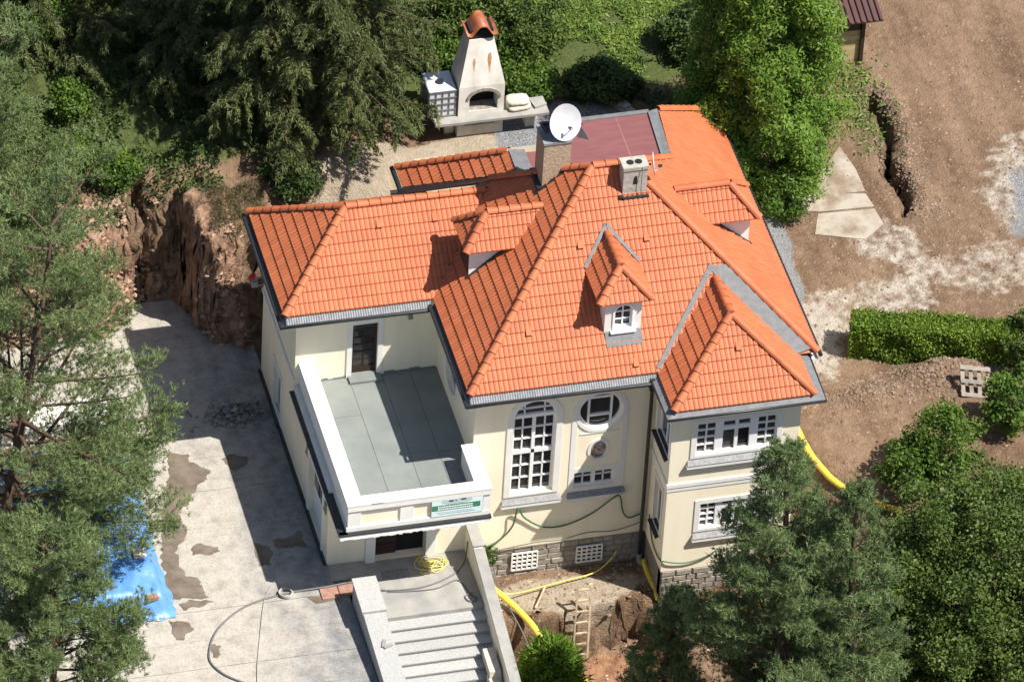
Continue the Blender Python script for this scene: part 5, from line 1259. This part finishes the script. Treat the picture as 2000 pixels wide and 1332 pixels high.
def pine(label, base, H, lean, R0, seed, m='pine', low=0, extra=(), start=.30, nb=46, shape=1.0, K_=9, dens=1.0, group='pines around the villa', flat=.55, nlen=.15):
    rg = np.random.default_rng(seed); base = np.array(base, float); ax = np.array([lean[0], lean[1], H])
    def tp_(t): return base + ax * t + np.array([.25 * math.sin(t * 4 + seed), .2 * math.sin(t * 5 + 2 * seed), 0]) * t
    mb = MB(); mb.tube([tp_(t) for t in np.linspace(0, .97, 14)], [H * .0155 * (1 - .85 * t) + .02 for t in np.linspace(0, 1, 14)], 9)
    Cs, Ds = [], []; az = rg.random() * 6
    for i in range(nb + len(extra)):
        t = start + (1 - start) * (min(i + .5, nb - .5) / nb) ** (1.35 if low else .92); az += 2.4 + rg.normal() * .35
        prof_ = (math.sin(min(1, (t - start) / (1 - start) * 1.15 + .28) * math.pi * .86)) ** .8 if shape else (1 - (t - start) / (1 - start)) ** .75 + .08
        if low: prof_ = max(prof_, low * (1 - .55 * (t - start) / (1 - start)))
        L_ = R0 * prof_ * rg.uniform(.7, 1.12)
        if L_ < .25: L_ = .25
        if i >= nb:
            tg = np.array(extra[i - nb]); t = max(.06, (tg[2] - base[2] - .3) / H * .9); L_ = float(np.linalg.norm(tg - tp_(t))); dv = (tg - tp_(t)) / L_; az = math.atan2(dv[1], dv[0])
        c = limb_curve(tp_(t), (math.cos(az), math.sin(az), rg.uniform(-.05, .25) + .35 * t), L_, rg.uniform(.1, .5))
        mb.tube(c, [max(.012, .018 * L_ * (1 - .8 * k / 7)) for k in range(8)], 5, cap=False)
        ns = max(3, int(L_ * 4.2))
        for k in range(ns):
            f = .30 + .70 * (k + rg.random()) / ns; j = min(6, int(f * 7)); w = c[j] + (c[j + 1] - c[j]) * (f * 7 - j); dd = c[j + 1] - c[j]; dd /= np.linalg.norm(dd)
            sd_ = unit(np.cross(dd, [0, 0, 1]))[0:3] * rg.choice([-1, 1]); l2 = L_ * .34 * (1.15 - f * .7) * rg.uniform(.6, 1.2) + .12
            e = w + (dd * .6 + sd_ * .8 + np.array([0, 0, .25])) * l2
            if l2 > .35: mb.tube([w, (w + e) / 2 + [0, 0, .03], e], [.012, .009, .005], 4, cap=False)
            nt = int((10 + 16 * l2) * dens); q_ = rg.random((nt, 1)) ** .6
            pos = w + (e - w) * q_ + rg.normal(size=(nt, 3)) * np.array([1, 1, flat]) * (.065 + .10 * l2)
            Cs.append(pos); Ds.append(np.tile(unit(e - w) * .5 + np.array([0, 0, .55]), (nt, 1)))
        nt = int(14 * dens); Cs.append(c[-1] + rg.normal(size=(nt, 3)) * [.16, .16, .10]); Ds.append(np.tile(unit(c[-1] - c[-2]) + [0, 0, .4], (nt, 1)))
    C_ = np.vstack(Cs); D_ = np.vstack(Ds)
    V = needles(C_, D_, nlen, .026, K_, .75, rg)
    return plant('pine_tree', label, 'tree', base, tri_mesh('pine_crown', V, 3, M[m]), mb, group)


def spruce(label, base, H, R0, seed, m='spruce', start=.06, nb=90, dens=1.0, group='spruces behind the villa', droop=1.0):
    rg = np.random.default_rng(seed); base = np.array(base, float); mb = MB()
    mb.tube([base + [0, 0, H * t] for t in np.linspace(0, 1, 10)], [H * .013 * (1 - .93 * t) + .015 for t in np.linspace(0, 1, 10)], 9)
    Cs, Ds = [], []; az = rg.random() * 6
    for i in range(nb):
        t = start + (1 - start) * (i + .5) / nb; az += 2.4 + rg.normal() * .3; L_ = R0 * (1 - t) ** .8 * rg.uniform(.75, 1.15) + .2
        c = limb_curve(base + [0, 0, H * t], (math.cos(az), math.sin(az), .15), L_, -.55 * droop + .35, 8); c[-3:, 2] += [0, .03, .08]
        mb.tube(c, [max(.01, .016 * L_ * (1 - .85 * k / 8)) for k in range(9)], 5, cap=False)
        ns = max(4, int(L_ * 7))
        for k in range(ns):
            f = .15 + .85 * (k + rg.random()) / ns; j = min(7, int(f * 8)); w = c[j] + (c[j + 1] - c[j]) * (f * 8 - j); dd = c[j + 1] - c[j]; dd /= np.linalg.norm(dd)
            sd_ = np.cross(dd, [0, 0, 1]); sd_ /= np.linalg.norm(sd_); sd_ = sd_ * rg.choice([-1, 1]); l2 = (L_ * .28 * (1.1 - f * .6) + .2) * rg.uniform(.6, 1.2)
            nt = max(4, int(26 * l2 * dens)); q_ = np.linspace(.05, 1, nt)[:, None]
            pos = w + (dd * .55 + sd_ * .7) * l2 * q_ + np.array([0, 0, -1]) * droop * (.55 * l2 + .1) * q_ ** 1.6 + rg.normal(size=(nt, 3)) * .035
            Cs.append(pos); Ds.append(dd * .4 + sd_ * .3 + np.array([0, 0, -.75 * droop]) * q_ + rg.normal(size=(nt, 3)) * .1)
    C_ = np.vstack(Cs); D_ = np.vstack(Ds); V = needles(C_, D_, .16, .034, 6, .42, rg)
    return plant('spruce_tree', label, 'tree', base, tri_mesh('spruce_crown', V, 3, M[m]), mb, group)


def thuja(label, base, H, R0, seed, m='thuja', ncl=520, per=62, name='thuja_tree', group=None, size=.17, top=.55, tight=False):
    """dense conifer of fan-shaped scale sprays that nod outwards"""
    rg = np.random.default_rng(seed); base = np.array(base, float); mb = MB(); mb.tube([base, base + [0, 0, H * .9]], [H * .02, .02], 8)
    Cs, Ds = [], []
    for i in range(ncl):
        t = rg.random() ** .9; az = rg.random() * 6.283; rad = R0 * (min(1, t * 5 + .55)) * (1 - max(0, t - .25) / .75 * .999) ** top * (1 + .18 * math.sin(az * 5 + t * 9)) * rg.uniform(.72, 1.03)
        c = base + np.array([rad * math.cos(az), rad * math.sin(az), H * t]); o = np.array([math.cos(az), math.sin(az), .55]); s = rg.uniform(.22, .42) * (.6 + .4 * R0 / 3)
        k = per
        if tight:
            s = rg.uniform(.30, .50); p_ = unit(rg.normal(size=(k, 3))) * rg.random((k, 1)) ** .45 * s; al = p_ @ unit(o * [1, 1, -.5]); p_ = p_ + unit(o * [1, 1, -.5]) * al[:, None] * .7
        else:
            p_ = rg.normal(size=(k, 3)) * s * np.array([.75, .75, .62]); p_ += o * np.abs(rg.normal(size=(k, 1))) * s * .3
        Cs.append(c + p_); Ds.append(np.tile(o, (k, 1)) * .45 + unit(p_) * .9 + [0, 0, .35])
    C_ = np.vstack(Cs); D_ = np.vstack(Ds); V = needles(C_, D_, size, size * .34, 4, .75, rg)
    if tight: return plant(name, label, 'tree', base, tri_mesh('thuja_crown', leaves(C_, D_, size * 1.45, rg, .36, 1.5), 4, M[m]), mb, group)
    return plant(name, label, 'tree', base, tri_mesh('thuja_crown', V, 3, M[m]), mb, group)


def broadleaf(name, label, cat, base, H, R, seed, m='leaf', ncl=130, per=170, size=.13, low=.15, group=None, squash=1.0, trunk=True):
    rg = np.random.default_rng(seed); base = np.array(base, float); cz = H * (1 + low) / 2; rz = H * (1 - low) / 2
    mb = MB(); mb.tube([base - [0, 0, .15], base + [.05, 0, cz * .5], base + [0, .1, cz]], [.03 * R + .02, .025 * R + .015, .02], 7)
    Cs, Ns = [], []
    for i in range(ncl):
        v = unit(rg.normal(size=3)); q_ = rg.random() ** .33; v = v * (.45 + .55 * q_) * (1 + .16 * math.sin(5 * v[0] + seed) * math.cos(4 * v[1] * 2))
        c = base + np.array([v[0] * R, v[1] * R * squash, cz + v[2] * rz]); s = rg.uniform(.15, .25) * R ** .3
        if i % 7 == 0: mb.tube([base + [0, 0, cz * .6], (base + [0, 0, cz] + c) / 2, c], [.015 * R + .008, .01, .005], 4, cap=False)
        p_ = unit(rg.normal(size=(per, 3))) * rg.random((per, 1)) ** .4 * s * 1.75 * np.array([1, 1, .75]); Cs.append(c + p_); Ns.append(unit(p_) * .6 + v * .5 + [0, 0, .8])
    C_ = np.vstack(Cs); k = C_[:, 2] > base[2] - .1; V = leaves(C_[k], np.vstack(Ns)[k], size, rg)
    return plant(name, label, cat, base, tri_mesh(name + '_crown', V, 4, M[m]), mb if trunk else None, group, 'crown')


def gbase(px, py, z0): w = at(px, py, z0); return (w.x, w.y, hz(w.x, w.y) - .05)


# pines on the left
b1 = at(2, 1075, 0); pine('tall open pine with bare reddish trunk standing left of the courtyard', (b1.x, b1.y, -.05), 10.9, (1.8, 1.9), 5.1, 5, low=1.0, extra=[tuple(at(*e_)) for e_ in ((350, 840, 3.0), (335, 900, 2.6), (345, 965, 2.2), (330, 1040, 1.8), (300, 1085, 1.5), (255, 985, 2.2), (225, 1040, 2.0))], start=.09, nb=66, dens=.70)
b2 = at(95, 1500, 0); pine('dense bushy pine filling the lower left corner', (b2.x, b2.y, -.1), 8.4, (.2, .5), 3.0, 12, start=.14, nb=66, dens=1.5)
b3 = at(-60, 520, 3.5); pine('pale pine at the upper left edge above the bank', (b3.x, b3.y, hz(b3.x, b3.y)), 11.5, (.3, .4), 3.6, 23, start=.2, nb=64, dens=1.1)
# spruces and dark wood behind
spruce('broad drooping spruce beside the barbecue', (-.25, 15.9, 3.9), 15.5, 3.5, 31, nb=115, dens=1.2)
spruce('drooping spruce over the bank, left neighbour of the barbecue spruce', (-2.5, 15.9, 3.9), 14.5, 2.9, 37, nb=105, dens=1.1)
spruce('low dark spruce in the shade left of the barbecue spruce', (-4.6, 18.6, hz(-4.6, 18.6)), 5.6, 2.6, 32, nb=50)
spruce('dark spruce deep in the wood at the upper left', (-8.6, 20.8, hz(-8.6, 20.8)), 6.5, 2.8, 33, nb=50)
spruce('spruce standing behind the barbecue at the top of the picture', (.8, 21.5, hz(.8, 21.5)), 16, 3.8, 34, nb=90)
spruce('short dark spruce at the top edge left of the tall spruces', (-5.0, 23.4, hz(-5.0, 23.4)), 8, 3.2, 35, nb=60)
spruce('dark conifer reaching into the upper right corner', (25.6, 20.6, hz(25.6, 20.6)), 9, 2.8, 36, nb=60, group=None)
# thujas
w = at(1500, 350, 3.4); thuja('big bright green thuja overhanging the right roof edge', (w.x - .25, w.y + .75, 3.3), 11.0, 2.32, 41, ncl=560, per=330, size=.10, tight=True, top=.40)
w = at(1068, 1385, -3.2); thuja('small feathery yellow green conifer in the pit below the ladder', (w.x, w.y, -3.3), 2.5, .95, 42, ncl=100, per=34, m='thuja', size=.22, name='dwarf_conifer')
w = at(1525, 430, 3.0); broadleaf('bush', 'round green shrub under the big thuja by the roof corner', 'bush', (w.x, w.y, hz(w.x, w.y)), 1.6, .75, 43, 'leaf2', 34, 110, .10, .05)
# right front pines
w = gp(1490, 1640, -4.0, -.1); pine('spreading pine standing in front of the bay', w, 15.0, (.05, .6), 3.45, 51, 'pine2', start=.27, nb=82, shape=0, dens=1.25)
w = gp(1645, 1680, -3.0, -.1); pine('second pine right of the bay pine, leaning over the yellow pipe', w, 14.4, (-.35, .5), 2.15, 52, 'pine2', start=.34, nb=52, shape=0, dens=1.2)
w = gp(1290, 1560, -4.2, -.1); pine('young blue green pine with pointed top below the bay corner', w, 8.4, (.0, .2), 1.7, 53, 'pine2', start=.10, nb=64, shape=0, dens=1.5, nlen=.13)
w = gp(1500, 1570, -4.0, -.1); pine('low spreading pine at the bottom edge right of the young pine', w, 6.6, (.4, .3), 2.6, 54, 'pine2', start=.12, nb=46, dens=1.3)
# deciduous right
w = gp(1900, 1345, -.5, 0); broadleaf('broadleaf_tree', 'large dark leafy tree filling the lower right corner', 'tree', w, 7.8, 3.5, 61, 'leaf', 700, 150, .115, .05)
w = gp(1790, 1490, -2, 0); broadleaf('broadleaf_tree', 'lower leafy tree in front of the large one at the bottom edge', 'tree', w, 5.6, 2.4, 62, 'leaf', 240, 150, .115, .05)
w = at(1835, 960, 1.8); broadleaf('bush', 'fresh green bush on the earth mound above the leafy tree', 'bush', (w.x, w.y, hz(w.x, w.y)), 2.4, 1.15, 63, 'leaf2', 62, 90, .12, .1)
w = at(1770, 1000, 1.5); broadleaf('bush', 'smaller bright bush between the pine and the earth mound', 'bush', (w.x, w.y, hz(w.x, w.y)), 1.7, .9, 64, 'leaf2', 44, 110, .12, .1)
w = at(1968, 860, 2.2); broadleaf('bush', 'tall ragged bush at the right edge beside the pallet', 'bush', (w.x, w.y, hz(w.x, w.y)), 2.3, .75, 65, 'leaf2', 44, 100, .13, .1)
w = at(1985, 715, 2.6); broadleaf('bush', 'shaded dark bush growing into the right end of the hedge', 'bush', (w.x + .4, w.y, hz(w.x, w.y)), 2.0, .9, 66, 'leaf', 50, 120, .12, .1)
# hedge
rg = np.random.default_rng(77); n = 42000; q0 = at(1655, 700, 2.55); q1 = at(1985, 720, 2.6); hx = np.array([q1.x - q0.x, q1.y - q0.y, 0]); hl = np.linalg.norm(hx); hx /= hl; hy = np.array([-hx[1], hx[0], 0]); hH, hD = 1.45, .85
u = rg.random(n) * hl; v = rg.random(n); wv = rg.random(n); side = rg.random(n)
d_ = np.where(side < .45, .06 * np.abs(rg.normal(size=n)) * 2, np.where(side < .75, v * hD, v * hD)); z_ = np.where(side < .45, wv * hH, np.where(side < .75, hH - .07 * np.abs(rg.normal(size=n)) * 2, wv * hH))
bumpy = .10 * np.sin(u * 3.1) * np.sin(z_ * 4 + u) + .06 * rg.normal(size=n)
C_ = np.array([q0.x, q0.y, 2.45]) + hx * u[:, None] + hy * (d_ + bumpy)[:, None] + np.array([0, 0, 1]) * (z_ + .05 * np.sin(u * 4.3) + .04 * rg.normal(size=n))[:, None]
N_ = np.where((side < .45)[:, None], -hy + [0, 0, .5], np.array([0, 0, 1.])[None])
hd_ = thing('hedge', 'clipped rectangular green hedge standing across the right yard', 'hedge', (q0.x, q0.y, 2.5)); link('foliage', tri_mesh('hedge_foliage', leaves(C_, N_, .085, rg), 4, M['hedge']), hd_)
mb = MB()
for k in range(9): b_ = np.array([q0.x, q0.y, 2.3]) + hx * (.3 + k * hl / 9) + hy * .45; mb.tube([b_, b_ + [0, 0, 1.2]], [.03, .015], 5)
mb.build('stems', M['bark'], hd_)
# shrubs and ivy behind, each a bush of its own
for (px, py, z0, H, R, m, lb) in ((135, 230, 4.5, 1.2, .5, 'leaf2', 'bright sunlit bush at the upper left beside the pale pine'), (60, 60, 5.5, 2.6, 1.3, 'leaf2', 'leafy bush in the far upper left behind the pale pine'),
        (140, 335, 4, .8, .6, 'leaf2', 'small bright bush on the bank above the rubble'), (215, 350, 4, .8, .75, 'leaf2', 'ivy covered bush on the edge of the cut bank'), 
        (640, 385, 4, .9, .7, 'leaf2', 'low green bush on the sandy path below the spruce'), (570, 350, 4, .8, .8, 'ivy', 'ivy bush under the spruce near the wing roof'), (560, 50, 6, 2.2, 1.2, 'leaf', 'leafy bush at the top between the spruces'),
        (1030, 175, 4.2, .95, .85, 'leaf2', 'rounded green bush right behind the barbecue table'), (1000, 120, 4.4, 1.0, .6, 'leaf2', 'small bush beside the barbecue chimney'), (860, 120, 4.5, 1.1, .7, 'leaf2', 'sunlit bush left of the barbecue chimney'),
        (1040, 55, 5.2, 1.9, 1.2, 'leaf', 'dark leafy bush at the top behind the barbecue'), (930, 20, 5.5, 2.0, 1.2, 'leaf', 'dark bush above the barbecue hood'), (1170, 150, 4.6, .8, 1.1, 'ivy', 'shaded low bush behind the gravel circle'),
        (40, 420, 4, 1.0, 1.0, 'leaf2', 'bush at the left edge under the tall pine top'), (1340, 60, 4.8, 1.6, .9, 'ivy', 'dark bush half hidden left of the big thuja'), (948, 1082, -.5, .28, .28, 'ivy', 'tiny weed growing on the plinth by the stair wall')):
    w = at(px, py, z0); z = hz(w.x, w.y)
    if py > 1000: w = Vector((.75, .2, 0)); z = -.62
    broadleaf('bush', lb, 'bush', (w.x, w.y, z), H, R, int(px + py), m, int(26 + 36 * R), 110, .11, .05, 'bushes on the slope' if py < 500 else None)
# ground cover and grass
def cover(name, pts, m, size, seed, up=.25, label=None):
    rg = np.random.default_rng(seed); n = len(pts); C_ = pts + np.column_stack([rg.normal(size=(n, 2)) * .02, np.abs(rg.normal(size=n)) * up]); N_ = np.tile([0, -.2, 1.], (n, 1))
    o = link(name, tri_mesh(name, leaves(C_, N_, size, rg), 4, m), kind='stuff'); props(o, label)
xy = np.column_stack([r.uniform(-13, 12.5, 90000), r.uniform(12.6, 25, 90000)])
gm = fbm(xy[:, 0], xy[:, 1], .55, 81) + .5 * fbm(xy[:, 0], xy[:, 1], 2.0, 83); x_, y_ = xy[:, 0], xy[:, 1]
k = (gm > -.02) & ~((np.abs(x_ - 1.5) < 3.4) & (y_ < 15.2)) & ~(((x_ - 6.6) / 2.5) ** 2 + ((y_ - 14.3) / 2) ** 2 < 1) & ~((x_ > 2) & (x_ < 6.3) & (y_ < 15.8)) & ~((np.abs(x_ + 1.8) < 2.6) & (y_ < 17)) & ~((x_ < -2) & (y_ < 13.35 + 1.2 * fbm(x_, y_, .9, 85))) & ~((x_ > 7.6) & (y_ > 17.2)) & ~(((x_ - 6.6) / 3.1) ** 2 + ((y_ - 14.3) / 2.5) ** 2 < 1)
cover('ground_cover', on_ground(xy[k]), M['ivy'], .12, 91, .16, 'ivy and low plants covering the slope behind the house')
xy = np.column_stack([r.normal(9.4, 1.2, 15000), r.normal(19.6, 1.7, 15000)]); xy = xy[fbm(xy[:, 0], xy[:, 1], .8, 95) + .4 * fbm(xy[:, 0], xy[:, 1], 3, 96) > .03]; xy = np.vstack([xy, np.column_stack([r.normal(16.5, .45, 420), r.normal(14.6, 1.3, 420)])])
P_ = on_ground(xy); rg = np.random.default_rng(92); o = link('grass', tri_mesh('grass', leaves(np.repeat(P_, 2, 0) + rg.normal(size=(len(P_) * 2, 3)) * [.1, .1, .03] + [0, 0, .06], np.tile([0, -.1, 1.], (len(P_) * 2, 1)), .17, rg, .3, 1.2), 4, M['grass']), kind='stuff'); props(o, 'bright grass on the sunny slope behind the house')
xy = np.column_stack([r.uniform(-5.2, -3.4, 1500), r.uniform(11.3, 13.5, 1500)]); P_ = on_ground(xy); o = link('dry_grass', tri_mesh('dry_grass', needles(P_, np.tile([0, -.3, .7], (len(P_), 1)), .28, .02, 3, .6, rg), 3, foliage('dry_grass_blades', (.10, .085, .04), (.26, .22, .11))), kind='stuff'); props(o, 'dry grass hanging over the bank by the wing')

for o in bpy.data.objects:
    if '_abs' in o: del o['_abs']
